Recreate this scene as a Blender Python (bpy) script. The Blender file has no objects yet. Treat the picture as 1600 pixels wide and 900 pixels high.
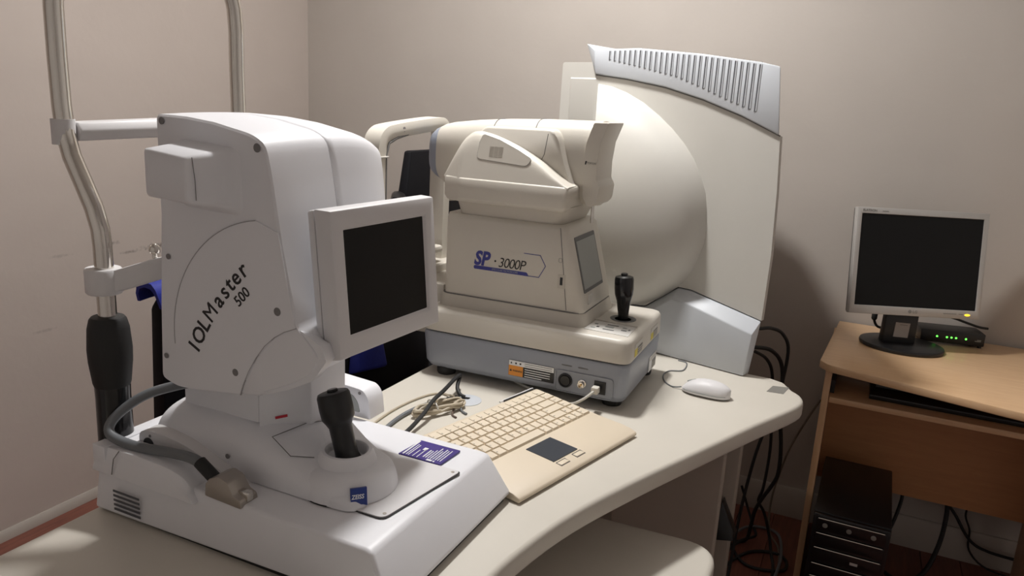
import bpy, bmesh, math, random
from mathutils import Vector, Matrix
random.seed(7)
S = bpy.context.scene
COL = S.collection
PI = math.pi
rad = math.radians

# ------------------------------------------------------------------ camera
F_PX, YAW, PITCH, ROLL = 1190.66, -0.426321, 0.237495, 0.0553737
fw = Vector((math.sin(YAW) * math.cos(PITCH), math.cos(YAW) * math.cos(PITCH), -math.sin(PITCH)))
rt = Vector((math.cos(YAW), -math.sin(YAW), 0))
up = rt.cross(fw)
rt2 = rt * math.cos(ROLL) + up * math.sin(ROLL)
up2 = -rt * math.sin(ROLL) + up * math.cos(ROLL)
cd = bpy.data.cameras.new('camera')
cam = bpy.data.objects.new('camera', cd)
COL.objects.link(cam)
cd.sensor_width = 36.0
cd.lens = F_PX * 36.0 / 1600.0
cd.clip_start = 0.05
mw = Matrix((rt2, up2, -fw)).transposed().to_4x4()
mw.translation = (2.292, -2.761, 1.42)
cam.matrix_world = mw
S.camera = cam

# ------------------------------------------------------------------ world, lamp, exposure
w = bpy.data.worlds.new('world')
S.world = w
w.use_nodes = True
w.node_tree.nodes['Background'].inputs[0].default_value = (0.9, 0.95, 1, 1)
w.node_tree.nodes['Background'].inputs[1].default_value = 0.02
LAMP = Vector((1.43, -1.05, 2.60))
ld = bpy.data.lights.new('ceiling_bulb_light', 'AREA')
ld.shape = 'DISK'
ld.size = 0.17
ld.energy = 27
ld.color = (1.0, 0.985, 0.97)
lo = bpy.data.objects.new('ceiling_bulb_light', ld)
COL.objects.link(lo)
lo.location = LAMP
ld2 = bpy.data.lights.new('ceiling_dome_light', 'POINT')   # sideways light of the same dome lamp
ld2.energy = 24
ld2.color = (1.0, 0.985, 0.97)
ld2.shadow_soft_size = 0.08
lo2 = bpy.data.objects.new('ceiling_dome_light', ld2)
COL.objects.link(lo2)
lo2.location = LAMP - Vector((0, 0, .05))
S.view_settings.view_transform = 'Standard'
S.view_settings.look = 'None'
S.view_settings.gamma = 1
S.view_settings.use_curve_mapping = False
S.view_settings.exposure = -0.08

# ------------------------------------------------------------------ materials
MATS = {}
def mat(name, col, rough=0.5, metal=0.0, var=0.04, scale=8.0, bump=0.0, bscale=200.0, emit=0.0, spec=0.5, coat=0.0):
    m = bpy.data.materials.new(name)
    m.use_nodes = True
    nt = m.node_tree
    b = nt.nodes['Principled BSDF']
    b.inputs['Roughness'].default_value = rough
    b.inputs['Metallic'].default_value = metal
    b.inputs['Specular IOR Level'].default_value = spec
    b.inputs['Coat Weight'].default_value = coat
    tc = nt.nodes.new('ShaderNodeTexCoord')
    n = nt.nodes.new('ShaderNodeTexNoise')
    n.inputs['Scale'].default_value = scale
    n.inputs['Detail'].default_value = 4
    nt.links.new(tc.outputs['Object'], n.inputs['Vector'])
    r = nt.nodes.new('ShaderNodeValToRGB')
    c = Vector(col)
    r.color_ramp.elements[0].position = 0.3
    r.color_ramp.elements[1].position = 0.7
    r.color_ramp.elements[0].color = (*[max(0, x * (1 - var)) for x in c], 1)
    r.color_ramp.elements[1].color = (*[min(1, x * (1 + var)) for x in c], 1)
    nt.links.new(n.outputs['Fac'], r.inputs['Fac'])
    nt.links.new(r.outputs['Color'], b.inputs['Base Color'])
    if emit:
        b.inputs['Emission Color'].default_value = (*col, 1)
        b.inputs['Emission Strength'].default_value = emit
    if bump:
        n2 = nt.nodes.new('ShaderNodeTexNoise')
        n2.inputs['Scale'].default_value = bscale
        n2.inputs['Detail'].default_value = 3
        nt.links.new(tc.outputs['Object'], n2.inputs['Vector'])
        bp = nt.nodes.new('ShaderNodeBump')
        bp.inputs['Strength'].default_value = bump
        bp.inputs['Distance'].default_value = 0.002
        nt.links.new(n2.outputs['Fac'], bp.inputs['Height'])
        nt.links.new(bp.outputs['Normal'], b.inputs['Normal'])
    MATS[name] = m
    return m

def wood(name, c1, c2, axis_scale, rough=0.4, coat=0.0):
    m = mat(name, c1, rough, coat=coat)
    nt = m.node_tree
    b = nt.nodes['Principled BSDF']
    tc = nt.nodes.new('ShaderNodeTexCoord')
    mp = nt.nodes.new('ShaderNodeMapping')
    mp.inputs['Scale'].default_value = axis_scale
    n = nt.nodes.new('ShaderNodeTexNoise')
    n.inputs['Scale'].default_value = 6
    n.inputs['Detail'].default_value = 6
    n.inputs['Distortion'].default_value = 0.6
    r = nt.nodes.new('ShaderNodeValToRGB')
    r.color_ramp.elements[0].position = 0.3
    r.color_ramp.elements[1].position = 0.72
    r.color_ramp.elements[0].color = (*c1, 1)
    r.color_ramp.elements[1].color = (*c2, 1)
    nt.links.new(tc.outputs['Object'], mp.inputs['Vector'])
    nt.links.new(mp.outputs['Vector'], n.inputs['Vector'])
    nt.links.new(n.outputs['Fac'], r.inputs['Fac'])
    nt.links.new(r.outputs['Color'], b.inputs['Base Color'])
    return m

def wall_mat(name, col, scuffs=()):
    """painted plaster: soft blotches, lumpy relief, a few scuffs of their own shape"""
    m = mat(name, col, 0.62, var=0.035, scale=2.2, spec=0.3)
    nt = m.node_tree
    b = nt.nodes['Principled BSDF']
    tc = nt.nodes.new('ShaderNodeTexCoord')
    n1 = nt.nodes.new('ShaderNodeTexNoise')
    n1.inputs['Scale'].default_value = 9
    n1.inputs['Detail'].default_value = 5
    nt.links.new(tc.outputs['Object'], n1.inputs['Vector'])
    bp = nt.nodes.new('ShaderNodeBump')
    bp.inputs['Strength'].default_value = 0.22
    bp.inputs['Distance'].default_value = 0.012
    nt.links.new(n1.outputs['Fac'], bp.inputs['Height'])
    nt.links.new(bp.outputs['Normal'], b.inputs['Normal'])
    base = [l.from_socket for l in nt.links if l.to_socket == b.inputs['Base Color']][0]
    for (px, py, pz, sy, sz, amt) in scuffs:
        mp = nt.nodes.new('ShaderNodeVectorMath'); mp.operation = 'SUBTRACT'
        mp.inputs[1].default_value = (px, py, pz)
        nt.links.new(tc.outputs['Object'], mp.inputs[0])
        sc = nt.nodes.new('ShaderNodeVectorMath'); sc.operation = 'MULTIPLY'
        sc.inputs[1].default_value = (1, 1 / sy, 1 / sz)
        nt.links.new(mp.outputs[0], sc.inputs[0])
        ln = nt.nodes.new('ShaderNodeVectorMath'); ln.operation = 'LENGTH'
        nt.links.new(sc.outputs[0], ln.inputs[0])
        ns = nt.nodes.new('ShaderNodeTexNoise')
        ns.inputs['Scale'].default_value = 60
        nt.links.new(tc.outputs['Object'], ns.inputs['Vector'])
        ad = nt.nodes.new('ShaderNodeMath'); ad.operation = 'MULTIPLY_ADD'
        ad.inputs[1].default_value = 2.6
        nt.links.new(ns.outputs['Fac'], ad.inputs[0])
        nt.links.new(ln.outputs['Value'], ad.inputs[2])
        mr = nt.nodes.new('ShaderNodeMapRange')
        mr.inputs['From Min'].default_value = 1.3
        mr.inputs['From Max'].default_value = 2.4
        mr.inputs['To Min'].default_value = amt
        mr.inputs['To Max'].default_value = 0
        nt.links.new(ad.outputs[0], mr.inputs['Value'])
        mx = nt.nodes.new('ShaderNodeMixRGB')
        mx.inputs['Color2'].default_value = (0.10, 0.085, 0.075, 1)
        nt.links.new(mr.outputs[0], mx.inputs['Fac'])
        nt.links.new(base, mx.inputs['Color1'])
        base = mx.outputs['Color']
    nt.links.new(base, b.inputs['Base Color'])
    return m

WALLC = (0.49, 0.443, 0.40)
wall_back_m = wall_mat('wall_paint_back', WALLC)
wall_fill_m = wall_mat('wall_fill_white', (.80, .785, .77))  # unseen right and front walls, made white to bounce fill onto near faces
wall_left_m = wall_mat('wall_paint_left', (0.515, 0.445, 0.40),
    [(0, -1.018, .885, .03, .008, .6), (0, -.84, .85, .06, .010, .75), (0, -.95, .845, .05, .006, .6),
     (0, -1.2, .87, .04, .006, .25), (0, -1.29, .64, .05, .006, .3), (0, -.78, .90, .01, .03, .4)])
ceil_m = mat('ceiling_paint', (0.80, 0.785, 0.765), 0.8)
base_m = mat('baseboard_paint', (0.44, 0.395, 0.35), 0.5, bump=.2, bscale=30)
floor_m = wood('floor_wood', (0.155, 0.052, 0.036), (0.235, 0.082, 0.055), (14, 1.2, 1), 0.42)
floor2_m = wood('floor_wood_dark', (0.135, 0.045, 0.03), (0.205, 0.07, 0.046), (14, 1.2, 1), 0.42)
white_m = mat('white_plastic', (0.84, 0.84, 0.87), 0.42, var=.01, bump=.03, bscale=900)
white2_m = mat('white_bezel_plastic', (0.74, 0.725, 0.73), 0.45, var=.01, bump=.03, bscale=900)
cream_m = mat('cream_plastic', (0.64, 0.60, 0.53), 0.42, var=.015, bump=.03, bscale=900)
cream_dk_m = mat('cream_band_plastic', (0.56, 0.52, 0.455), 0.45, var=.015)
bluegrey_m = mat('blue_grey_plastic', (0.31, 0.33, 0.375), 0.35, var=.01)
perim_m = mat('ivory_plastic', (0.61, 0.59, 0.545), 0.42, var=.015)
perim_grey_m = mat('pale_blue_grey_plastic', (0.58, 0.605, 0.64), 0.42, var=.01)
table_m = mat('table_laminate', (0.665, 0.625, 0.55), 0.42, var=.03, scale=5, bump=.04, bscale=500)
table_edge_m = mat('table_edge', (0.70, 0.645, 0.55), 0.45, var=.02)
panel_m = mat('pedestal_panel', (0.42, 0.37, 0.31), 0.6, var=.03)
black_m = mat('black_plastic', (0.012, 0.012, 0.013), 0.38, var=.05)
black_gloss_m = mat('black_gloss', (0.008, 0.008, 0.009), 0.16, var=.02)
rubber_m = mat('black_rubber', (0.014, 0.014, 0.014), 0.62, var=.05)
screen_m = mat('dark_screen', (0.008, 0.008, 0.008), 0.42, var=.01, spec=.18)
lcd_m = mat('grey_lcd', (0.33, 0.345, 0.33), 0.28, var=.01)
lcd_frame_m = mat('lcd_frame', (0.15, 0.15, 0.15), 0.5)
chrome_m = mat('chrome', (0.72, 0.69, 0.64), 0.14, metal=1, var=.01)
steel_m = mat('plug_metal', (0.42, 0.38, 0.34), 0.38, metal=.75, var=.04)
slot_m = mat('vent_gap', (0.10, 0.10, 0.11), 0.8)
seam_m = mat('seam_grey', (0.16, 0.155, 0.15), 0.8)
hole_m = mat('screw_recess', (0.22, 0.21, 0.21), 0.7)
print_m = mat('black_print', (0.02, 0.018, 0.018), 0.6)
blue_print_m = mat('blue_print', (0.045, 0.05, 0.26), 0.5)
zeiss_m = mat('badge_blue', (0.01, 0.035, 0.22), 0.4)
purple_m = mat('purple_label', (0.035, 0.012, 0.20), 0.45)
label_white_m = mat('white_print', (0.85, 0.85, 0.85), 0.5)
orange_m = mat('orange_label', (0.80, 0.30, 0.035), 0.5)
yellow_m = mat('yellow_label', (0.65, 0.55, 0.05), 0.5)
greylab_m = mat('grey_label', (0.22, 0.21, 0.19), 0.5)
kb_m = mat('beige_keyboard', (0.72, 0.62, 0.48), 0.5, var=.015)
key_m = mat('beige_key', (0.74, 0.645, 0.505), 0.5, var=.015)
pad_m = mat('touchpad_dark', (0.035, 0.042, 0.055), 0.35, var=.02)
beige_cable_m = mat('beige_cable', (0.52, 0.45, 0.34), 0.5)
grey_cable_m = mat('grey_cable', (0.16, 0.17, 0.18), 0.5)
desk_m = wood('beech_laminate', (0.72, 0.46, 0.255), (0.80, 0.54, 0.32), (1.5, 14, 14), 0.32, coat=.15)
desk_v_m = wood('beech_laminate_upright', (0.66, 0.41, 0.22), (0.74, 0.48, 0.28), (14, 14, 1.5), 0.38)
desk_red_m = wood('reddish_back_panel', (0.52, 0.25, 0.11), (0.58, 0.29, 0.13), (1.5, 14, 14), 0.5)
silver_m = mat('silver_plastic', (0.46, 0.44, 0.415), 0.4, var=.01, metal=.15)
green_led_m = mat('green_led', (0.12, 1.0, 0.08), 0.4, emit=3.0)
amber_led_m = mat('amber_led', (1.0, 0.62, 0.03), 0.4, emit=1.6)
chair_m = mat('black_vinyl', (0.006, 0.006, 0.008), 0.6, spec=.2, bump=.1, bscale=300)
blue_cloth_m = mat('blue_fabric', (0.012, 0.022, 0.24), 0.7, var=.25, scale=14, bump=.5, bscale=40)
brass_m = mat('brass', (0.55, 0.36, 0.14), 0.3, metal=1)
red_m = mat('red_mark', (0.55, 0.02, 0.04), 0.5)
bulb_m = mat('lamp_glass', (1.0, 0.95, 0.88), 0.5, emit=4)

# ------------------------------------------------------------------ mesh helpers
def rnd(pts, r, seg=4):
    """round the corners of a 2D polygon; r is one radius or a list"""
    out = []
    n = len(pts)
    for i in range(n):
        p = Vector(pts[i]); a = Vector(pts[i - 1]); b = Vector(pts[(i + 1) % n])
        rr = r[i] if isinstance(r, (list, tuple)) else r
        if rr <= 0:
            out.append(tuple(p)); continue
        da = (a - p); db = (b - p)
        d1 = min(rr, da.length * .48); d2 = min(rr, db.length * .48)
        s = p + da.normalized() * d1; e = p + db.normalized() * d2
        for k in range(seg + 1):
            t = k / seg
            out.append(tuple(s * (1 - t) ** 2 + p * 2 * t * (1 - t) + e * t ** 2))
    return out

def ell(cx, cy, rx, ry, n=32, p=2.0):
    o = []
    for k in range(n):
        a = 2 * PI * k / n
        c, s = math.cos(a), math.sin(a)
        o.append((cx + rx * math.copysign(abs(c) ** (2 / p), c), cy + ry * math.copysign(abs(s) ** (2 / p), s)))
    return o

def spline(pts, n=8):
    P = [Vector(p) for p in pts]
    out = []
    for i in range(len(P) - 1):
        p0 = P[max(i - 1, 0)]; p1 = P[i]; p2 = P[i + 1]; p3 = P[min(i + 2, len(P) - 1)]
        for k in range(n):
            t = k / n
            out.append(.5 * ((2 * p1) + (p2 - p0) * t + (2 * p0 - 5 * p1 + 4 * p2 - p3) * t * t + (-p0 + 3 * p1 - 3 * p2 + p3) * t ** 3))
    out.append(P[-1])
    return out

class MB:
    def __init__(s):
        s.v = []; s.f = []
    def add(s, vs, fs):
        o = len(s.v)
        s.v += [Vector(v) for v in vs]
        s.f += [tuple(i + o for i in f) for f in fs]
        return s
    def box(s, x0, x1, y0, y1, z0, z1):
        return s.add([(x0, y0, z0), (x1, y0, z0), (x1, y1, z0), (x0, y1, z0), (x0, y0, z1), (x1, y0, z1), (x1, y1, z1), (x0, y1, z1)],
                     [(0, 3, 2, 1), (4, 5, 6, 7), (0, 1, 5, 4), (1, 2, 6, 5), (2, 3, 7, 6), (3, 0, 4, 7)])
    def loft(s, rings, cap=True):
        n = len(rings[0]); vs = [p for r in rings for p in r]; fs = []
        for i in range(len(rings) - 1):
            for k in range(n):
                a = i * n + k; b = i * n + (k + 1) % n
                fs.append((a, b, b + n, a + n))
        if cap:
            fs.append(tuple(reversed(range(n))))
            fs.append(tuple(range((len(rings) - 1) * n, len(rings) * n)))
        return s.add(vs, fs)
    def py(s, poly, y0, y1):      # (x,z) polygon extruded along y
        return s.loft([[(x, y0, z) for x, z in poly], [(x, y1, z) for x, z in poly]])
    def pz(s, poly, z0, z1):
        return s.loft([[(x, y, z0) for x, y in poly], [(x, y, z1) for x, y in poly]])
    def px(s, poly, x0, x1):      # (y,z)
        return s.loft([[(x0, y, z) for y, z in poly], [(x1, y, z) for y, z in poly]])
    def tube(s, path, r, seg=8):
        P = [Vector(p) for p in path]
        rings = []
        t0 = (P[1] - P[0]).normalized()
        nrm = t0.orthogonal().normalized()
        for i, p in enumerate(P):
            t = ((P[min(i + 1, len(P) - 1)] - P[max(i - 1, 0)])).normalized()
            nrm = (nrm - t * nrm.dot(t))
            nrm = nrm.normalized() if nrm.length > 1e-6 else t.orthogonal().normalized()
            bn = t.cross(nrm)
            rr = r[i] if isinstance(r, (list, tuple)) else r
            rings.append([p + (nrm * math.cos(2 * PI * k / seg) + bn * math.sin(2 * PI * k / seg)) * rr for k in range(seg)])
        return s.loft(rings)
    def lathe(s, prof, c, axis=(0, 0, 1), seg=24):
        ax = Vector(axis).normalized(); a = ax.orthogonal().normalized(); b = ax.cross(a); c = Vector(c)
        return s.loft([[c + ax * h + (a * math.cos(2 * PI * k / seg) + b * math.sin(2 * PI * k / seg)) * max(r, 1e-4) for k in range(seg)] for r, h in prof])
    def map(s, fn):
        s.v = [Vector(fn(v)) for v in s.v]; return s
    def build(s, name, m, parent=None, org=None, bevel=0.0, bseg=2, ang=40, label=None):
        o0 = org if org is not None else (ORG.get(parent.name, Vector()) if parent else Vector())
        me = bpy.data.meshes.new(name)
        bm = bmesh.new()
        vs = [bm.verts.new(v - o0) for v in s.v]
        for f in s.f:
            try: bm.faces.new([vs[i] for i in f])
            except ValueError: pass
        bmesh.ops.remove_doubles(bm, verts=bm.verts, dist=1e-6)
        bmesh.ops.recalc_face_normals(bm, faces=bm.faces)
        if bevel > 0:
            ed = [e for e in bm.edges if len(e.link_faces) == 2 and e.calc_face_angle(0) > rad(28)]
            bmesh.ops.bevel(bm, geom=ed, offset=bevel, segments=bseg, profile=.5, affect='EDGES', clamp_overlap=True)
        big = [f for f in bm.faces if len(f.verts) > 4]
        bmesh.ops.triangulate(bm, faces=big)
        bm.to_mesh(me); bm.free()
        for p in me.polygons: p.use_smooth = True
        me.set_sharp_from_angle(angle=rad(ang))
        me.materials.append(m)
        o = bpy.data.objects.new(name, me)
        COL.objects.link(o)
        if parent:
            o.parent = parent
            ORG[o.name] = o0
        else:
            o.location = o0
            ORG[o.name] = o0
        if label: o['label'] = label
        return o

ORG = {}
def thing(name, label, cat, loc, rotz=0, group=None):
    o = bpy.data.objects.new(name, None)
    o.empty_display_size = .05
    COL.objects.link(o)
    o.location = loc; o.rotation_euler = (0, 0, rotz)
    o['label'] = label; o['category'] = cat
    if group: o['group'] = group
    ORG[o.name] = Vector(loc)
    return o
def tag(o, label, cat, group=None):
    o['label'] = label; o['category'] = cat
    if group: o['group'] = group
    return o
def struct(o):
    o['kind'] = 'structure'; return o

def text(s, size, m, parent, pos, right, upv, depth=.0004, shear=0.0, bold=0.0, spacing=1.0, name='lettering', sx=1.0, label=None):
    c = bpy.data.curves.new('t', 'FONT')
    c.body = s; c.size = size; c.extrude = depth; c.shear = shear; c.offset = bold; c.space_character = spacing
    c.resolution_u = 3
    t = bpy.data.objects.new('t', c)
    COL.objects.link(t)
    bpy.context.view_layer.update()
    me = bpy.data.meshes.new_from_object(t.evaluated_get(bpy.context.evaluated_depsgraph_get()))
    bpy.data.objects.remove(t); bpy.data.curves.remove(c)
    R = Vector(right).normalized(); U = Vector(upv).normalized(); N = R.cross(U)
    o0 = ORG.get(parent.name, Vector())
    for v in me.vertices:
        v.co = Vector(pos) - o0 + R * v.co.x * sx + U * v.co.y + N * v.co.z
    me.materials.clear(); me.materials.append(m)
    me.name = name
    o = bpy.data.objects.new(name, me)
    COL.objects.link(o); o.parent = parent
    ORG[o.name] = o0
    if label: o['label'] = label
    return o

def ribbon(P, wdt, N, t=.0004):
    """a flat line of print along 3D points P on a face with normal N"""
    mb = MB(); N = Vector(N).normalized()
    for a, b in zip(P[:-1], P[1:]):
        a = Vector(a); b = Vector(b); d = (b - a).normalized(); s_ = N.cross(d) * wdt / 2
        a = a - d * wdt * .3; b = b + d * wdt * .3
        mb.loft([[a - s_ - N * t, a + s_ - N * t, a + s_ + N * t, a - s_ + N * t], [b - s_ - N * t, b + s_ - N * t, b + s_ + N * t, b - s_ + N * t]])
    return mb

X, Y, Z = Vector((1, 0, 0)), Vector((0, 1, 0)), Vector((0, 0, 1))

# ================================================================== ROOM
RX, RY, RH = 3.6, -3.7, 2.66
fl = struct(MB().box(-.1, RX, RY, .1, -.06, -.012).build('floor', floor2_m))
k = 0
pw = .12
while k * pw < RX:
    y = .0
    first = True
    while y > RY:
        L = 1.1 if not first else .5 + .6 * ((k * 37) % 10) / 10
        first = False
        y2 = max(y - L, RY)
        MB().box(k * pw + .0012, min((k + 1) * pw, RX) - .0012, y2 + .0012, y - .0012, -.012, 0).build('plank', floor_m if (k * 7 + int(-y * 3)) % 3 else floor2_m, fl)
        y = y2
    k += 1
struct(MB().box(-.1, RX, 0, .1, -.012, RH).build('wall_back', wall_back_m))
struct(MB().box(-.1, 0, RY, 0, -.012, RH).build('wall_left', wall_left_m))
struct(MB().box(RX, RX + .1, RY, 0, -.012, RH).build('wall_right', wall_fill_m))
struct(MB().box(-.1, RX + .1, RY - .1, RY, -.012, RH).build('wall_front', wall_fill_m))
struct(MB().box(-.1, RX + .1, RY - .1, .1, RH, RH + .08).build('ceiling', ceil_m))
struct(MB().px([(0, 0), (-.014, 0), (-.014, .104), (-.008, .112), (0, .112)], 0.014, RX).build('baseboard_back', base_m))
struct(MB().py([(0, 0), (.012, 0), (.012, .022), (.004, .034), (0, .034)], RY, 0).build('baseboard_left', base_m))

# ceiling lamp that lights the room (above the frame)
lt = thing('ceiling_lamp', 'small round ceiling lamp above the instruments, out of frame', 'lamp', (LAMP.x, LAMP.y, RH))
MB().lathe([(.02, 0), (.115, 0), (.12, -.006), (.118, -.05), (.105, -.056), (.10, -.05)], (LAMP.x, LAMP.y, RH), seg=40).build('lamp_rim', white_m, lt)
MB().lathe([(.0, -.052), (.099, -.052), (.099, -.056), (0, -.056)], (LAMP.x, LAMP.y, RH), seg=40).build('lamp_diffuser', bulb_m, lt)

# ================================================================== INSTRUMENT TABLE
TZ = .77
near = [(2.20, -.852), (2.226, -.89), (2.222, -.958), (2.148, -1.13), (2.074, -1.311), (1.997, -1.502), (1.936, -1.674), (1.905, -1.81), (1.893, -1.93), (1.90, -2.1), (1.93, -2.3), (1.97, -2.5)]
near = [tuple(p)[:2] for p in spline([(x, y, 0) for x, y in near], 4)]
tp = [(1.37, -.36), (2.02, -.36), (2.06, -.70), (2.085, -.782), (2.14, -.785), (2.175, -.802)] + near + [(1.97, -2.62), (1.27, -2.62), (1.27, -1.72), (1.30, -1.62), (1.357, -1.55)]
tab = thing('instrument_table', 'large cream table with a curved front edge carrying the eye instruments', 'table', (1.65, -1.3, 0))
MB().pz(tp, TZ - .042, TZ).build('table_top', table_m, tab, bevel=.009, bseg=3)
MB().pz(rnd([(1.80, -.955), (2.075, -.955), (2.075, -.925), (1.80, -.925)], .008), .03, TZ - .042).build('support_panel', panel_m, tab, bevel=.004)
MB().box(1.5, 2.088, -.76, -.70, .0, TZ - .042).build('rear_column', panel_m, tab, bevel=.004)
MB().box(1.42, 1.50, -2.3, -.60, .0, .05).build('foot_rail', panel_m, tab, bevel=.008)
MB().box(1.42, 1.50, -1.75, -1.62, .05, TZ - .042).build('lifting_column', panel_m, tab, bevel=.006)
MB().box(1.5, 2.1, -.78, -.68, 0, .04).build('foot_rail', panel_m, tab, bevel=.008)
gr = MB().lathe([(.0335, 0), (.0335, .0012), (.031, .0022), (.0, .0022)], (1.553, -1.345, TZ)).build('cable_grommet', perim_grey_m, tab, label='pale grey cable grommet disc')
MB().pz(rnd([(1.517, -1.352), (1.556, -1.343), (1.556, -1.331), (1.517, -1.338)], .004), TZ + .0022, TZ + .0026).build('grommet_slot', black_m, gr)
MB().pz([(2.143, -.898), (2.152, -.848), (2.190, -.838), (2.182, -.893)], TZ, TZ + .0008).build('maker_plate', greylab_m, tab, label='small grey metal maker plate')

# ================================================================== STOOL
st = thing('stool', 'cream stool tucked under the curved front of the table, half in shadow', 'stool', (1.93, -1.60, 0))
MB().pz(rnd([(1.72, -1.82), (2.138, -1.82), (2.138, -1.372), (1.72, -1.392)], [.07, .07, .075, .07], 8), .560, .605).build('seat', table_m, st, bevel=.012, bseg=3)
MB().lathe([(.03, .05), (.03, .562)], (1.93, -1.60, 0)).build('gas_column', chrome_m, st)
for a in range(5):
    an = 2 * PI * a / 5 + .3
    d = Vector((math.cos(an), math.sin(an), 0))
    MB().tube([Vector((1.93, -1.60, .085)), Vector((1.93, -1.60, .05)) + d * .2], [.02, .014]).build('leg', black_m, st)
    MB().lathe([(.0, -.012), (.022, -.012), (.024, 0), (.022, .012), (0, .012)], Vector((1.93, -1.60, .0245)) + d * .2, axis=d.cross(Z)).build('caster', black_m, st)

# ================================================================== BIOMETER (IOLMaster)
B = thing('biometer', 'tall white optical biometer lettered IOLMaster 500 with its own tilted screen', 'instrument', (1.55, -1.87, TZ))
# base body: low wedge with bevelled operator side
bz = .853
bs = MB().py([(1.275, .7725), (1.826, .7815), (1.823, .790), (1.787, bz - .002), (1.775, bz), (1.30, bz + .002), (1.275, bz - .01)], -2.05, -1.692)
def basemap(v):
    # near top edge slopes off to the table on the operator half, far edge leans in
    if v.z > .84:
        if v.y < -1.9: return (v.x, v.y + .012, v.z)
        return (v.x, v.y - .012, v.z)
    return v
base = bs.map(basemap).build('base', white_m, B, bevel=.007, bseg=3)
MB().box(1.285, 1.816, -2.042, -1.70, .770, .776).build('base_underside', black_m, B)
for i in range(5):
    z = .8145 - i * .0076
    ribbon([(1.322, -2.0502, z), (1.376, -2.0502, z)], .0034, -Y).build('vent_slot', slot_m, base)
# raised patient-side block on the base
blk = MB().py(rnd([(1.276, .838), (1.276, .868), (1.285, .876), (1.345, .878), (1.43, .876), (1.466, .866), (1.484, .842), (1.488, .838)], [0, 0, .004, .01, .03, .015, .008, 0]), -2.05, -1.96)
blk.map(lambda v: (v.x, v.y + (.010 if v.y < -2 and v.z > .85 else 0), v.z)).build('rear_block', white_m, B, bevel=.004)
MB().box(1.2755, 1.302, -2.046, -1.72, .838, .879).build('end_cap', white_m, B, bevel=.0015)
ribbon([(1.322, -2.0512, .842), (1.324, -2.048, .866), (1.328, -2.041, .877)], .0012, -Y).build('seam', seam_m, blk and B)
MB().box(1.276, 1.34, -1.72, -1.62, .80, .875).build('end_cap', white_m, B, bevel=.005)
# chin rest
tube_c = [(1.27, z) for z in (.90, 1.0, 1.1, 1.18)] + [(1.268, 1.205), (1.258, 1.235), (1.238, 1.272), (1.218, 1.308), (1.208, 1.34), (1.204, 1.38), (1.203, 1.45), (1.204, 1.52)]
pn = [(x, -2.0, z) for x, z in tube_c]
top = [(1.204, -1.997, 1.56), (1.204, -1.985, 1.60), (1.204, -1.955, 1.628), (1.204, -1.90, 1.64), (1.204, -1.75, 1.64), (1.204, -1.695, 1.628), (1.204, -1.665, 1.60), (1.204, -1.653, 1.56)]
pf = [(x, -1.65, z) for x, z in reversed(tube_c)]
MB().tube(pn + top + pf, .0135, 14).build('headrest_tube', chrome_m, B)
for yy in (-2.0, -1.65):
    MB().lathe([(.0262, .862), (.0255, .94), (.026, 0.962)], (1.27, yy, 0)).build('lift_column', black_gloss_m, B)
    MB().lathe([(.0245, .955), (.0275, .965), (.0315, 1.0), (.0322, 1.02), (.030, 1.052), (.0265, 1.066), (.0235, 1.07), (.018, 1.071)], (1.27, yy, 0)).build('grip_sleeve', rubber_m, B)
    cl = MB().lathe([(.015, 1.107), (.024, 1.107), (.0265, 1.110), (.0265, 1.143), (.0245, 1.146), (.015, 1.146)], (1.268, yy, 0)).build('clamp_collar', white2_m, B)
MB().loft([[(1.284, -2.012, 1.108), (1.284, -1.988, 1.108), (1.284, -1.988, 1.142), (1.284, -2.012, 1.142)], [(1.335, -1.962, 1.130), (1.335, -1.935, 1.130), (1.335, -1.935, 1.164), (1.335, -1.962, 1.164)], [(1.37, -1.93, 1.138), (1.37, -1.90, 1.138), (1.37, -1.90, 1.174), (1.37, -1.93, 1.174)]]).build('chin_arm', white2_m, B, bevel=.003)
MB().lathe([(.004, 1.170), (.004, 1.178), (.0075, 1.180), (.0085, 1.184), (.0075, 1.190), (.003, 1.194)], (1.326, -1.955, -.010)).build('arm_screw', chrome_m, B)
# forehead bar
MB().loft([[(1.190, -1.985, 1.330), (1.216, -1.985, 1.330), (1.222, -1.985, 1.345), (1.216, -1.985, 1.358), (1.190, -1.985, 1.358)],
           [(1.188, -1.82, 1.334), (1.218, -1.82, 1.334), (1.226, -1.82, 1.350), (1.218, -1.82, 1.364), (1.188, -1.82, 1.364)],
           [(1.190, -1.665, 1.330), (1.216, -1.665, 1.330), (1.222, -1.665, 1.345), (1.216, -1.665, 1.358), (1.190, -1.665, 1.358)]]).build('forehead_bar', white2_m, B, bevel=.003)
for yy in (-2.0, -1.65):
    MB().lathe([(.015, 1.325), (.0165, 1.325), (.0165, 1.362), (.015, 1.362)], (1.204, yy, 0)).build('bar_bracket', white2_m, B)
# far light tray box on the base
tb = MB().py(rnd([(1.36, .852), (1.545, .852), (1.540, .892), (1.527, .906), (1.36, .916)], [0, .004, .012, .008, 0]), -1.70, -1.655).build('light_tray', white_m, B, bevel=.003)
MB().py(rnd([(1.37, .864), (1.522, .862), (1.517, .882), (1.505, .893), (1.37, .902)], [0, .003, .008, .004, 0]), -1.7008, -1.69).build('tray_window', lcd_m, tb)
for i in range(6):
    xx = 1.39 + i * .022
    MB().box(xx, xx + .0025, -1.7025, -1.70, .864, .897 - i * .0012).build('tray_rib', white2_m, tb)
MB().lathe([(.003, 0), (.003, .0006), (0, .0006)], (1.521, -1.7003, .899), axis=-Y).build('screw', hole_m, tb)
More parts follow.
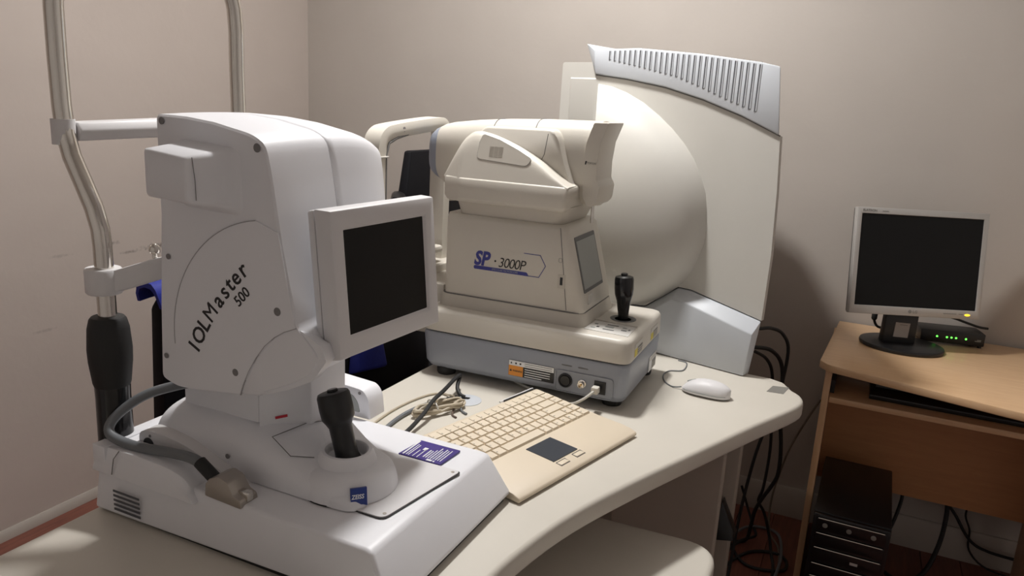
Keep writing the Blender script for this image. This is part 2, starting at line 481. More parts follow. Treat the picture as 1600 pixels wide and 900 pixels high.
# slide sledge: lower skirt and upper carriage with joystick nose
MB().py([tuple(p)[:2] for p in spline([(1.325, .852, 0), (1.322, .885, 0), (1.335, .897, 0), (1.37, .899, 0), (1.42, .893, 0), (1.47, .878, 0), (1.515, .861, 0), (1.535, .853, 0)], 4)], -2.0, -1.74).build('sledge_skirt', white2_m, B, bevel=.003)
MB().lathe([(.011, 0), (.011, .001), (0, .001)], (1.343, -2.0, .876), axis=-Y).build('lock_hole', black_m, B)
MB().lathe([(.0022, 0), (.0022, .001), (0, .001)], (1.347, -2.0, .891), axis=-Y).build('screw', hole_m, B)
def carr_ring(x, hw, zt, zb=.855, yc=-1.878, ex=3.2):
    r = []
    n = 28
    for k in range(n):
        a = PI * k / (n - 1)
        c, s_ = math.cos(a), math.sin(a)
        r.append((x, yc - hw * math.copysign(abs(c) ** (2 / ex), c), zb + (zt - zb) * abs(s_) ** (2 / ex)))
    return r
secs = [(1.332, .100, .925, -1.878), (1.36, .102, .938, -1.878), (1.44, .103, .940, -1.878), (1.50, .103, .936, -1.878), (1.54, .101, .926, -1.88), (1.58, .095, .912, -1.886), (1.62, .085, .898, -1.896), (1.65, .078, .889, -1.903), (1.675, .070, .883, -1.911), (1.693, .062, .877, -1.917), (1.704, .052, .870, -1.921), (1.711, .036, .863, -1.922)]
cr = MB().loft([carr_ring(s_[0], s_[1], s_[2], .855, s_[3]) for s_ in secs])
cr.map(lambda v: (v.x + (.885 - v.z) * .25 if v.x > 1.64 else v.x, v.y, v.z))
carr = cr.build('carriage', white_m, B, ang=55)
MB().py([(1.335, .8535), (1.705, .8535), (1.705, .857), (1.335, .857)], -1.972, -1.86).build('carriage_gap', black_m, B)
ribbon([(1.55, -1.955, .9215), (1.59, -1.962, .9035), (1.615, -1.94, .8985)], .001, Z).build('seam', seam_m, carr)
ribbon([(1.55, -1.955, .9215), (1.56, -1.89, .9215), (1.575, -1.845, .914)], .001, Z).build('seam', seam_m, carr)
MB().lathe([(.0038, 0), (.0038, .0008), (0, .0008)], (1.487, -1.9815, .885), axis=-Y).build('screw', hole_m, carr)
JC = Vector((1.650, -1.908, .872))
MB().lathe([(.073, -.015), (.072, -.008), (.070, .0), (.066, .010), (.060, .016), (.052, .019), (.030, .020), (.0, .010)], JC + Vector((.006, -.003, 0)), seg=44).build('carriage_nose', white_m, B, ang=60)
MB().lathe([(.0715, -.0185), (.0715, -.0150), (0, -.0150)], JC + Vector((.006, -.003, 0)), seg=44).build('carriage_gap', black_m, B)
jr = MB().lathe([(.052, -.02), (.049, .006), (.046, .014), (.0405, .030), (.037, .036), (.0325, .0365), (.0295, .033), (.027, .012), (.0, .010)], JC, seg=36).build('joystick_collar', white_m, B)
jd = Vector((-.30, .02, 1)).normalized()
J = MB().lathe([(.0, .0), (.026, .004), (.020, .014), (.0172, .022), (.0168, .03), (.0172, .066), (.021, .074), (.0245, .080), (.0252, .095), (.0245, .114), (.0225, .118), (.0195, .119), (.0, .119)], JC + Vector((.006, 0, .006)), axis=jd, seg=24).build('joystick', black_m, B)
MB().lathe([(.008, .119), (.008, .122), (.007, .123), (0, .123)], JC + Vector((.006, 0, .006)), axis=jd, seg=20).build('joystick_button', black_gloss_m, J)
# cover sheet with screws, printed label, badge
sh = MB().pz(rnd([(1.60, -1.969), (1.757, -1.969), (1.782, -1.795), (1.60, -1.795)], [.01, .012, .008, .01]), bz + .0022, bz + .0036).build('cover_sheet', white2_m, B)
MB().pz(rnd([(1.60, -1.9705), (1.7585, -1.9705), (1.7838, -1.7935), (1.60, -1.7935)], [.01, .012, .008, .01]), bz + .0006, bz + .0022).build('sheet_edge', black_m, sh)
for p in ((1.752, -1.958), (1.773, -1.803)):
    MB().lathe([(.0028, 0), (.0028, .0005), (0, .0005)], (p[0], p[1], bz + .0036)).build('screw', steel_m, sh)
lb = MB().loft([[(1.666, -1.793, bz + .001), (1.743, -1.793, bz + .001), (1.747, -1.732, bz + .001), (1.672, -1.732, bz + .001)], [(1.666, -1.793, bz + .0042), (1.743, -1.793, bz + .0042), (1.747, -1.732, bz + .0042), (1.672, -1.732, bz + .0042)]]).build('warning_label', purple_m, B, label='purple printed notice label with white lines of print')
zl = bz + .0044
for (xx, ya, yb, ww) in ((1.6725, -1.789, -1.737, .003), (1.678, -1.789, -1.748, .0015), (1.682, -1.789, -1.750, .0015), (1.690, -1.789, -1.765, .0015), (1.698, -1.789, -1.758, .0015), (1.7065, -1.783, -1.757, .0022), (1.711, -1.783, -1.758, .0018), (1.7155, -1.783, -1.752, .0015), (1.720, -1.783, -1.742, .0018), (1.7245, -1.783, -1.75, .0015), (1.729, -1.783, -1.742, .0018), (1.7335, -1.783, -1.745, .0015), (1.738, -1.783, -1.742, .0015)):
    seg = ya
    while seg < yb:
        e_ = min(seg + random.uniform(.006, .014), yb)
        ribbon([(xx, seg, zl), (xx, e_, zl)], ww, Z, .0002).build('print_line', label_white_m, lb)
        seg = e_ + .0016
MB().pz([(1.6925, -1.762), (1.6995, -1.762), (1.6995, -1.753), (1.6925, -1.753)], zl - .0002, zl + .0002).build('print_mark', label_white_m, lb)
MB().pz([(1.716, -1.791), (1.726, -1.791), (1.726, -1.786), (1.716, -1.786)], zl - .0002, zl + .0002).build('print_mark', label_white_m, lb)
MB().pz([(1.728, -1.791), (1.731, -1.791), (1.731, -1.787), (1.728, -1.787)], zl - .0002, zl + .0002).build('print_mark', label_white_m, lb)
# badge on nose, facing operator and camera
bn = Vector((.72, -.66, .17)).normalized(); br = Vector((.66, .72, 0)).normalized(); bu = bn.cross(br)
bc = JC + Vector((.006, -.003, 0)) + Vector((.737, -.676, 0)) * .0745 + Vector((0, 0, -.001))
def bp(u, v, d=0): return bc + br * u + bu * v + bn * d
outl = [(-.0115, .0135), (.0115, .0135), (.0115, -.0125), (.006, -.0105), (0, -.0098), (-.006, -.0105), (-.0115, -.0125)]
bd = MB().loft([[bp(u, v, -.004) for u, v in outl], [bp(u, v, .0006) for u, v in outl]]).build('badge', zeiss_m, B, label='blue maker badge lettered ZEISS')
text('ZEISS', .0088, label_white_m, bd, bp(-.0105, -.0015, .0006), br, bu, .0003, shear=.15, bold=.0002, sx=.86)
# column
MB().box(1.362, 1.515, -1.945, -1.79, .93, 1.02).build('column', white_m, B, bevel=.004)
MB().loft([[(1.515, -1.945, .92), (1.515, -1.79, .92), (1.515, -1.79, 1.03), (1.515, -1.945, 1.03)], [(1.565, -1.885, .918), (1.565, -1.80, .918), (1.565, -1.80, 1.03), (1.565, -1.885, 1.03)]]).build('column', white_m, B, bevel=.002)
ribbon([(1.532, -1.9265, .937), (1.542, -1.9145, .9385)], .004, Vector((.77, -.64, 0))).build('red_mark', red_m, B, label='small red mark')
# head
prof = [(1.357, .982), (1.362, 1.10), (1.372, 1.24), (1.374, 1.379), (1.43, 1.378), (1.48, 1.3735), (1.545, 1.362), (1.570, 1.351), (1.579, 1.315), (1.595, 1.22), (1.607, 1.165), (1.622, 1.105), (1.645, 1.085), (1.66, 1.068), (1.64, 1.04), (1.60, 1.018), (1.55, .997), (1.50, .986), (1.43, .976), (1.385, .974)]
rr = [.008, 0, 0, .006, 0, 0, .01, .014, .014, 0, 0, .01, .01, .015, .02, .02, 0, 0, 0, .01]
prof = rnd(prof, rr, 3)
HY0, HYM, HY1 = -1.98, -1.852, -1.705
def head_ring(y, sh=0.0):
    cx, cz = 1.48, 1.19
    out = []
    for x, z in prof:
        dx, dz = x - cx, z - cz
        L = math.hypot(dx, dz)
        out.append((x - dx / L * sh, y, z - dz / L * sh + .004 * (1 - ((y + 1.845) / .135) ** 2)))
    return out
hd = MB().loft([head_ring(HY0, .003), head_ring(HY0 + .003, 0), head_ring(-1.93), head_ring(-1.89), head_ring(HYM - .0012, 0), head_ring(HYM - .0004, .0012)]).build('head_cover', white_m, B, ang=35)
frs = [head_ring(HYM + .0004, .0012), head_ring(HYM + .0012, 0)]
for i in range(1, 11):
    t = i / 10
    frs.append(head_ring(HYM + .0012 + (HY1 - HYM - .0012) * t, .018 * t ** 4))
MB().loft(frs).build('head_cover', white_m, B, ang=60)
MB().loft([head_ring(HYM - .004, .003), head_ring(HYM + .004, .003)]).build('head_joint', seam_m, B)
# large disc outline embossed on the near cover
C0 = (1.582, 1.058); R0 = .192
arc = []
for i in range(25):
    a = rad(180 - i * 3.55 + 4)
    arc.append((C0[0] + R0 * math.cos(a), C0[1] + R0 * math.sin(a)))
pl = arc + [(1.592, 1.235), (1.597, 1.21), (1.6125, 1.135), (1.619, 1.107), (1.582, 1.088), (1.548, 1.052), (1.522, 1.005), (1.516, .991), (1.47, .985), (1.40, .979)]
MB().loft([[(x, HY0 - .0001, z) for x, z in pl], [(x, HY0 - .0016, z) for x, z in pl]]).build('disc_panel', white_m, hd, ang=30)
ribbon([(x, HY0 - .0017, z) for x, z in arc], .0013, -Y, .0003).build('disc_edge', mat('edge_grey', (.42, .41, .42), .6), hd)
# lower curved nose cover, a bulged quarter disc in the corner
nose = [(1.516, .989), (1.522, 1.005), (1.548, 1.052), (1.582, 1.088), (1.619, 1.107), (1.66, 1.088), (1.668, 1.068), (1.645, 1.036), (1.60, 1.013), (1.55, .994)]
MB().loft([[(x, HY0 + .002, z) for x, z in nose], [(1.60 + (x - 1.60) * .93, HY0 - .001 + max(0, x - 1.55) * .25, 1.05 + (z - 1.05) * .93) for x, z in nose]]).build('nose_cover', white_m, hd, ang=60)
ribbon([(x, HY0 - .0006, z) for x, z in [(1.516, .989), (1.522, 1.005), (1.533, 1.028), (1.548, 1.052), (1.564, 1.072), (1.582, 1.088), (1.60, 1.099), (1.619, 1.107)]], .0012, -Y, .0012).build('disc_edge', MATS['edge_grey'], hd)
sm = spline([(1.612, HY0 + .014, 1.02), (1.630, HY0 + .018, 1.05), (1.652, HY0 + .024, 1.073)], 6)
MB().tube(sm, .0011, 6).build('seam', seam_m, hd)
for (x, z, r_) in ((1.559, 1.345, .006), (1.386, 1.370, .0052), (1.385, 1.176, .0042), (1.370, 1.021, .0042), (1.508, 1.022, .0055), (1.588, 1.126, .006)):
    MB().lathe([(r_, 0), (r_, .0004), (r_ * .8, .0005), (0, .0005)], (x, HY0 - .0014, z), axis=-Y).build('screw_recess', hole_m, hd)
# lettering along a curve
ss = 0.0
adv = {'I': .36, 'O': .78, 'L': .56, 'M': .93, 'a': .58, 's': .50, 't': .39, 'e': .60, 'r': .42}
p = Vector((1.4375, 1.038)); tot = sum(adv[c] for c in 'IOLMaster'); size = .0335
for ch in 'IOLMaster':
    th = rad(64 - 22 * (ss + adv[ch] / 2) / tot)
    r_ = Vector((math.cos(th), 0, math.sin(th))); u_ = Vector((-math.sin(th), 0, math.cos(th)))
    text(ch, size, print_m, hd, (p.x, HY0 - .0019, p.y), r_, u_, .0003, bold=(.0004 if ch != 'M' else .0), name='letter')
    p += Vector((r_.x, r_.z)) * adv[ch] * size
    ss += adv[ch]
th = rad(46)
text('500', .0215, print_m, hd, (1.519, HY0 - .0019, 1.121), (math.cos(th), 0, math.sin(th)), (-math.sin(th), 0, math.cos(th)), .0003, bold=.0002)
# side housing sticking out from the head
def hr(y, x0, x1, z0, z1, r_): return [(x, y, z) for x, z in rnd([(x0, z0), (x1, z0 - .004), (x1 - .004, z1 - .007), (x0, z1)], r_, 5)]
hs = MB().loft([hr(HY0 + .002, 1.412, 1.537, 1.252, 1.349, .02), hr(HY0 - .004, 1.414, 1.522, 1.258, 1.347, .016), hr(HY0 - .020, 1.417, 1.512, 1.264, 1.343, .012), hr(-2.040, 1.419, 1.503, 1.273, 1.3375, .008), hr(-2.044, 1.424, 1.498, 1.277, 1.334, .006)]).build('lamp_housing', white_m, B, ang=50)
ribbon([(1.5005, -2.036, 1.330), (1.5045, -2.036, 1.30), (1.505, -2.036, 1.275)], .0006, X).build('seam', seam_m, hs)
# tilted operator screen
sc_c = Vector((1.67, -1.8304, 1.1657)); sy, stl = rad(87.0), rad(5.37)
sH = Vector((math.cos(sy), math.sin(sy), 0)); sN0 = Vector((math.sin(sy), -math.cos(sy), 0))
sV = Z * math.cos(stl) - sN0 * math.sin(stl); sN = sH.cross(sV)
def sp(u, v, d): return sc_c + sH * u + sV * v + sN * d
def rect(w_, h_, d, r_=.0, bow=0.0):
    pts = rnd([(-w_, -h_), (w_, -h_), (w_, h_), (-w_, h_)], r_, 4) if r_ else [(-w_, -h_), (w_, -h_), (w_, h_), (-w_, h_)]
    return [sp(u, v, d) for u, v in pts]
Wd, Hd = .2438 / 2, .2056 / 2
fr = MB()
o1 = [sp(u, v, 0) for u, v in ((-Wd, -Hd), (Wd, -Hd), (Wd, Hd), (-Wd, Hd))]
iw, ih = .0948, .0738
icx, icy = .001, .0005
inn = [sp(icx + u, icy + v, 0) for u, v in ((-iw - .004, -ih - .004), (iw + .004, -ih - .004), (iw + .004, ih + .004), (-iw - .004, ih + .004))]
inb = [sp(icx + u, icy + v, -.006) for u, v in ((-iw, -ih), (iw, -ih), (iw, ih), (-iw, ih))]
ob = [sp(u * 1.0, v * 1.0, -.026) for u, v in ((-Wd - .003, -Hd - .003), (Wd + .003, -Hd - .003), (Wd + .003, Hd + .003), (-Wd - .003, Hd + .003))]
bez = MB().loft([inb, inn, o1, ob], cap=True).build('screen_housing', white2_m, B, bevel=.0025, ang=30)
MB().loft([rect(iw + .001, ih + .001, -.0062), rect(iw + .001, ih + .001, -.0050)]).build('display', screen_m, bez)
MB().loft([rect(Wd + .002, Hd + .002, -.0275), rect(Wd, Hd, -.040), rect(Wd - .02, Hd - .02, -.046)]).build('rear_shell', white2_m, bez, bevel=.003)
MB().loft([rect(.05, .055, -.045), rect(.045, .05, -.066)]).build('screen_mount', black_m, B)
# grey cable and metal plug
cp = spline([(1.412, -1.93, .975), (1.36, -1.952, .962), (1.318, -1.985, .945), (1.292, -2.018, .914), (1.298, -2.030, .893), (1.345, -2.026, .884), (1.41, -2.022, .889), (1.462, -2.024, .893), (1.492, -2.026, .886)], 6)
cb = MB().tube(cp, .0078, 12).build('signal_cable', grey_cable_m, B)
cb2 = MB().tube(spline([(1.478, -2.0255, .892), (1.494, -2.027, .884), (1.512, -2.028, .874)], 4), .0095, 12).build('strain_relief', rubber_m, B)
pg = MB().py(rnd([(1.502, .853), (1.570, .850), (1.568, .862), (1.556, .866), (1.545, .884), (1.528, .889), (1.512, .882), (1.504, .872)], .003, 3), -2.041, -2.008)
pgo = pg.build('plug', steel_m, B, bevel=.003, label='metal hooded cable plug')
MB().box(1.552, 1.5715, -2.030, -2.018, .856, .870).build('plug_latch', chrome_m, pgo, bevel=.002)

# ================================================================== SPECULAR MICROSCOPE (SP-3000P)
M = thing('specular_microscope', 'cream tabletop microscope lettered SP-3000P on a grey base with joystick', 'instrument', (1.63, -1.07, TZ), rotz=rad(1.5))
NY = -1.235
def rrect(x0, x1, y0, y1, r_, s_=5): return rnd([(x0, y0), (x1, y0), (x1, y1), (x0, y1)], r_, s_)
def zr(poly, z): return [(x, y, z) for x, y in poly]
gb = MB().loft([zr(rrect(1.375, 1.868, NY + .012, -.925, .03), .788), zr(rrect(1.368, 1.874, NY + .002, -.915, .032), .802), zr(rrect(1.362, 1.877, NY, -.91, .03), .872), zr(rrect(1.365, 1.875, NY + .002, -.912, .03), .878)]).build('lower_base', bluegrey_m, M, bevel=.002)
MB().pz(rrect(1.368, 1.871, NY + .006, -.916, .03), .876, .882).build('base_gap', black_m, M)
MB().loft([zr(rrect(1.364, 1.877, NY + .001, -.91, .028), .8815), zr(rrect(1.366, 1.876, NY + .003, -.912, .028), .925), zr(rrect(1.370, 1.872, NY + .007, -.916, .026), .9325), zr(rrect(1.378, 1.864, NY + .015, -.924, .02), .935)]).build('upper_base', cream_m, M, ang=50)
for (fx, fy) in ((1.42, -1.205), (1.835, -1.185), (1.42, -.945), (1.845, -.945)):
    MB().lathe([(.021, .77), (.023, .774), (.023, .785), (.02, .790)], (fx, fy, 0)).build('rubber_foot', rubber_m, M)
# side warning label
wl = MB().box(1.598, 1.709, NY - .0008, NY + .002, .808, .845).build('warning_label', black_m, M, label='orange white and black warning label')
MB().box(1.5985, 1.634, NY - .0012, NY - .0006, .8085, .833).build('label_field', orange_m, wl)
MB().box(1.5985, 1.709, NY - .0012, NY - .0006, .833, .845).build('label_field', label_white_m, wl)
text('WARNING', .0062, print_m, wl, (1.6085, NY - .0013, .8185), X, Z, .0001, bold=.0001, sx=.78)
MB().add([(1.6005, NY - .0014, .8185), (1.607, NY - .0014, .8185), (1.6038, NY - .0014, .8245)], [(0, 1, 2)]).build('label_symbol', print_m, wl)
MB().add([(1.602, NY - .0014, .837), (1.607, NY - .0014, .837), (1.6045, NY - .0014, .842)], [(0, 1, 2)]).build('label_symbol', print_m, wl)
for i, xx in enumerate((1.614, 1.625)):
    MB().box(xx, xx + .004, NY - .0015, NY - .001, .837, .841).build('label_symbol', print_m, wl)
for i in range(4):
    ribbon([(1.639, NY - .001, .828 - i * .0055), (1.700 if i < 3 else 1.68, NY - .001, .828 - i * .0055)], .0018, -Y).build('print_line', label_white_m, wl)
for i in range(2):
    ribbon([(1.638, NY - .0013, .8415 - i * .005), (1.704, NY - .0013, .8415 - i * .005)], .0012, -Y).build('print_line', greylab_m, wl)
# connector recess
rc = MB().py(rnd([(1.716, .797), (1.846, .797), (1.846, .842), (1.716, .842)], .006), NY - .001, NY + .004).build('connector_panel', mat('panel_grey', (.30, .32, .36), .4), M)
po = rnd([(1.7145, .7955), (1.8475, .7955), (1.8475, .8435), (1.7145, .8435)], .007)
ribbon([(x, NY - .001, z) for x, z in po + po[:1]], .0022, -Y, .0012).build('panel_rim', bluegrey_m, rc)
MB().lathe([(.0165, 0), (.0165, .003), (.014, .004), (.0135, .002), (.012, .0012), (.011, .003), (0, .003)], (1.738, NY - .001, .822), axis=-Y).build('round_socket', black_m, rc)
bnc = MB().lathe([(.0095, 0), (.0095, .003), (.007, .0035), (.007, .014), (.0055, .0142), (.0052, .010), (0, .010)], (1.778, NY - .001, .822), axis=-Y).build('coaxial_socket', chrome_m, rc)
MB().lathe([(.002, .010), (.002, .014), (0, .0142)], (1.778, NY - .001, .822), axis=-Y).build('socket_pin', brass_m, bnc)
MB().box(1.806, 1.832, NY - .0035, NY, .806, .835).build('data_socket', black_m, rc)
ribbon([(1.727, NY - .0004, .857), (1.750, NY - .0004, .857)], .0022, -Y, .0002).build('print_line', seam_m, rc)
ribbon([(1.766, NY - .0004, .857), (1.788, NY - .0004, .857)], .002, -Y, .0002).build('print_line', seam_m, rc)
# stickers on the operator end
for (ya, yb, za, zb, lowb) in ((-1.185, -1.115, .884, .916, 0), (-1.035, -.965, .884, .914, 0), (-1.02, -.95, .80, .838, 1)):
    xs = 1.8765
    s0 = MB().box(xs - .001, xs + .0006, ya, yb, za, zb).build('caution_sticker', label_white_m if lowb else cream_m, M)
    ym = ya + (yb - ya) * .38
    MB().box(xs, xs + .0010, ya + .002, ym, za + .002, za + (zb - za) * .6).build('label_field', label_white_m if lowb else yellow_m, s0)
    MB().box(xs, xs + .0010, ym, yb - .002, za + .002, za + (zb - za) * .66).build('label_field', greylab_m, s0)
    MB().box(xs, xs + .0010, ya + .002, yb - .002, za + (zb - za) * .72, zb - .002).build('label_field', perim_m, s0)
    for i in range(3):
        ribbon([(xs + .0012, ym + .003, za + .005 + i * .005), (xs + .0012, yb - .004, za + .005 + i * .005)], .0012, X, .0002).build('print_line', cream_m, s0)
# control strip on top
cs = MB().pz([(1.758, -1.192), (1.862, -1.198), (1.859, -1.118), (1.760, -1.112)], .9346, .9362).build('control_panel', mat('control_panel', (.72, .70, .66), .35), M)
MB().pz([(1.757, -1.111), (1.861, -1.117), (1.861, -1.113), (1.757, -1.107)], .9346, .939).build('panel_ridge', cream_m, cs)
for i, (xx, yy, ww, hh, mm) in enumerate(((1.768, -1.140, .008, .006, lcd_frame_m), (1.778, -1.160, .006, .008, black_m), (1.796, -1.132, .026, .005, lcd_frame_m), (1.796, -1.150, .020, .012, lcd_m), (1.796, -1.172, .026, .005, lcd_frame_m), (1.834, -1.140, .010, .006, lcd_m), (1.836, -1.160, .012, .006, lcd_frame_m), (1.850, -1.150, .004, .008, lcd_frame_m), (1.768, -1.172, .010, .005, lcd_m))):
    MB().box(xx, xx + ww, yy - hh / 2, yy + hh / 2, .9361, .9368).build('panel_key', mm, cs)
# joystick
JP = Vector((1.812, -1.058, .934))
MB().lathe([(.031, 0), (.031, .002), (.026, .003), (.020, .001), (.0, .001)], JP, seg=28).build('joystick_ring', lcd_frame_m, M)
jj = MB().lathe([(.012, .001), (.0125, .01), (.0165, .045), (.0195, .055), (.0215, .062), (.0225, .075), (.0225, .098), (.021, .1035), (.012, .1065), (.008, .1075), (.008, .111), (.006, .1125), (0, .1125)], JP, axis=(-.06, 0, 1), seg=26).build('joystick', black_gloss_m, M)
# instrument column
BNY = -1.186
plz = [rrect(1.382, 1.752, BNY - .006, -.955, .03)]
MB().loft([zr(rrect(1.378, 1.760, BNY - .010, -.945, .03), .930), zr(rrect(1.384, 1.752, BNY - .004, -.955, .03), .965)]).build('column_plinth', cream_dk_m, M, bevel=.002)
def body_ring(z, x1, dy=0.0): return zr(rrect(1.392, x1, BNY + dy, -.96 - dy, .02), z)
bdy = MB().loft([body_ring(.966, 1.750), body_ring(.97, 1.751), body_ring(1.06, 1.7265), body_ring(1.150, 1.702), body_ring(1.160, 1.690, .008)]).build('column_body', cream_m, M, ang=50)
MB().pz(rrect(1.385, 1.751, BNY - .003, -.957, .03), .964, .967).build('plinth_gap', seam_m, M)
MB().loft([zr(rrect(1.42, 1.68, BNY + .012, -.98, .03), 1.156), zr(rrect(1.41, 1.70, BNY + .002, -.97, .03), 1.20)]).build('neck', cream_dk_m, M)
ribbon([(1.7105, BNY - .0002, .970), (1.684, BNY - .0002, 1.155)], .0014, -Y).build('door_seam', seam_m, bdy)
dl = MB().box(1.686, 1.704, BNY - .0010, BNY + .001, 1.018, 1.050).build('door_latch', cream_dk_m, bdy)
MB().box(1.6915, 1.6975, BNY - .0016, BNY - .0008, 1.026, 1.044).build('latch_slot', black_m, dl)
lo_ = rnd([(1.685, 1.078), (1.693, 1.078), (1.693, 1.087), (1.685, 1.087)], .002)
ribbon([(x, BNY - .0002, z) for x, z in lo_ + lo_[:1]], .0007, -Y).build('key_hole', greylab_m, bdy)
# lettering
text('SP', .046, blue_print_m, bdy, (1.473, BNY - .0004, 1.0465), X, Z, .0003, shear=.22, bold=.0018, sx=.85)
text('·', .04, print_m, bdy, (1.523, BNY - .0004, 1.046), X, Z, .0003, sx=1)
text('3000P', .033, print_m, bdy, (1.535, BNY - .0004, 1.0472), X, Z, .0003, shear=.22, sx=.92, spacing=.88, bold=-.0001)
bar = MB().py(rnd([(1.473, 1.035), (1.614, 1.035), (1.609, 1.0435), (1.473, 1.0435)], [.004, 0, .003, .004]), BNY - .0006, BNY + .001).build('print_bar', blue_print_m, bdy)
text('SPECULAR MICROSCOPE', .0068, lcd_m, bar, (1.520, BNY - .0008, 1.0372), X, Z, .0001, shear=.2, sx=.88)
ribbon([(1.600, BNY - .0003, 1.0875), (1.640, BNY - .0003, 1.0875), (1.654, BNY - .0003, 1.064), (1.639, BNY - .0003, 1.036), (1.61, BNY - .0003, 1.036)], .0014, -Y).build('print_outline', blue_print_m, bdy)
# operator screen on the slanted end
def ep(y, z, d=0):
    xx = 1.751 - (z - .97) * .2722
    return Vector((xx, y, z)) + Vector((.965, 0, .263)) * d
en = Vector((.965, 0, .263))
frp = rnd([(-1.157, 1.006), (-1.015, 1.006), (-1.015, 1.132), (-1.157, 1.132)], .004)
fr_ = MB().loft([[ep(y, z, -.002) for y, z in frp], [ep(y, z, .0016) for y, z in frp]]).build('screen_frame', lcd_frame_m, M)
dsp = ((-1.151, 1.014), (-1.021, 1.014), (-1.021, 1.122), (-1.151, 1.122))
MB().loft([[ep(y, z, .001) for y, z in dsp], [ep(y, z, .0024) for y, z in dsp]]).build('display', lcd_m, fr_)
MB().loft([[ep(y, z, -.001) for y, z in ((-1.145, .978), (-1.12, .982), (-1.10, .999), (-1.135, .999))], [ep(y, z, .003) for y, z in ((-1.143, .979), (-1.12, .983), (-1.104, .997), (-1.135, .997))]]).build('finger_notch', perim_m, M)
# head: lower band, cheek covers, barrel, rear plate
HN = -1.203
MB().loft([zr(rnd([(1.385, HN + .03), (1.43, HN + .006), (1.69, HN + .004), (1.70, -.945), (1.43, -.945), (1.385, -.97)], .012), 1.192),
           zr(rnd([(1.379, HN + .028), (1.43, HN), (1.697, HN - .001), (1.707, -.94), (1.43, -.94), (1.379, -.965)], .012), 1.202),
           zr(rnd([(1.378, HN + .028), (1.43, HN), (1.700, HN - .001), (1.710, -.94), (1.43, -.94), (1.378, -.965)], .012), 1.244),
           zr(rnd([(1.379, HN + .030), (1.43, HN + .002), (1.697, HN + .002), (1.706, -.944), (1.43, -.944), (1.379, -.968)], .012), 1.2475)]).build('head_band', cream_m, M, ang=60)
cheek = [tuple(p)[:2] for p in spline([(1.378, 1.246, 0), (1.390, 1.275, 0), (1.412, 1.315, 0), (1.437, 1.343, 0), (1.455, 1.353, 0), (1.48, 1.352, 0), (1.52, 1.342, 0), (1.57, 1.323, 0), (1.62, 1.298, 0), (1.655, 1.275, 0), (1.700, 1.246, 0)], 4)]
def ztop(x):
    for (a_, b_) in zip(cheek[:-1], cheek[1:]):
        if a_[0] <= x <= b_[0]: return a_[1] + (b_[1] - a_[1]) * (x - a_[0]) / max(1e-9, b_[0] - a_[0])
    return cheek[-1][1]
for sgn, y0 in ((1, HN + .002), (-1, -.942)):
    nx, nz = 44, 9
    fv = []; bv = []
    for i in range(nx + 1):
        x = 1.3785 + (1.6995 - 1.3785) * i / nx
        zt = max(ztop(x), 1.2475)
        nin = max(0, 1.43 - x) * .54
        for j in range(nz + 1):
            t = j / nz
            z = 1.244 + (zt - 1.244) * t
            y = y0 + sgn * ((z - 1.246) * .26 + nin + .010 * t ** 8)
            fv.append((x, y, z)); bv.append((x, y0 + sgn * (.075 + nin), z))
    ff_ = []
    N_ = nz + 1
    for i in range(nx):
        for j in range(nz):
            a_ = i * N_ + j
            ff_.append((a_, a_ + N_, a_ + N_ + 1, a_ + 1))
            o_ = len(fv)
            ff_.append((o_ + a_, o_ + a_ + 1, o_ + a_ + N_ + 1, o_ + a_ + N_))
        t0 = i * N_ + nz; t1 = t0 + N_
        ff_.append((t0, t1, len(fv) + t1, len(fv) + t0))
    MB().add(fv + bv, ff_).build('cheek_cover', cream_m, M, ang=60)
def cy(z): return HN + .002 + (z - 1.246) * .26
mat('vent_line', (.36, .33, .28), .7)
dp = rnd([(1.470, 1.293), (1.595, 1.285), (1.605, 1.301), (1.57, 1.318), (1.52, 1.338), (1.478, 1.348), (1.472, 1.33)], [.01, .008, .006, 0, 0, .006, 0])
dpn = Vector((0, -1, .26)).normalized()
def onc(x, z, d=0): return Vector((x, cy(z), z)) + dpn * d
fd = MB().loft([[onc(x, z, -.003) for x, z in dp], [onc(x, z, .0008) for x, z in dp]]).build('access_flap', cream_m, M, ang=60)
ribbon([onc(x, z, .0003) for x, z in dp + dp[:1]], .0011, dpn).build('flap_seam', seam_m, fd)
for i in range(8):
    for j in range(3):
        ribbon([onc(1.500 + j * .0115, 1.300 + i * .0031, .0009), onc(1.5095 + j * .0115, 1.2995 + i * .0031, .0009)], .0011, dpn, .0002).build('grille_slot', MATS['vent_line'], fd)
def bar_ring(x, yh, z0, z1, e=2.8):
    return [(x, yy, zz) for yy, zz in ell(-1.072, (z0 + z1) / 2, yh, (z1 - z0) / 2, 36, e)]
brl = MB().loft([bar_ring(1.325, .050, 1.228, 1.358), bar_ring(1.335, .053, 1.220, 1.363), bar_ring(1.36, .057, 1.21, 1.369), bar_ring(1.42, .062, 1.20, 1.377), bar_ring(1.50, .064, 1.20, 1.384), bar_ring(1.60, .065, 1.20, 1.389), bar_ring(1.735, .062, 1.20, 1.392)]).build('optical_barrel', cream_m, M, ang=60)
MB().loft([bar_ring(1.294, .024, 1.258, 1.322), bar_ring(1.300, .038, 1.242, 1.342), bar_ring(1.312, .046, 1.233, 1.352), bar_ring(1.3255, .0505, 1.227, 1.3585)]).build('lens_ring', mat('blue_ring', (.30, .33, .40), .4), M)
for xx, zz in ((1.478, 1.383), (1.585, 1.3885)):
    P = [(xx, yy, z_) for yy, z_ in ell(-1.072, (1.2 + zz) / 2, .0637 if xx < 1.5 else .0652, (zz - 1.2) / 2 + .0003, 60, 2.8) if z_ > 1.345]
    MB().tube(sorted(P, key=lambda q: q[1]), .0008, 5).build('seam', seam_m, brl)
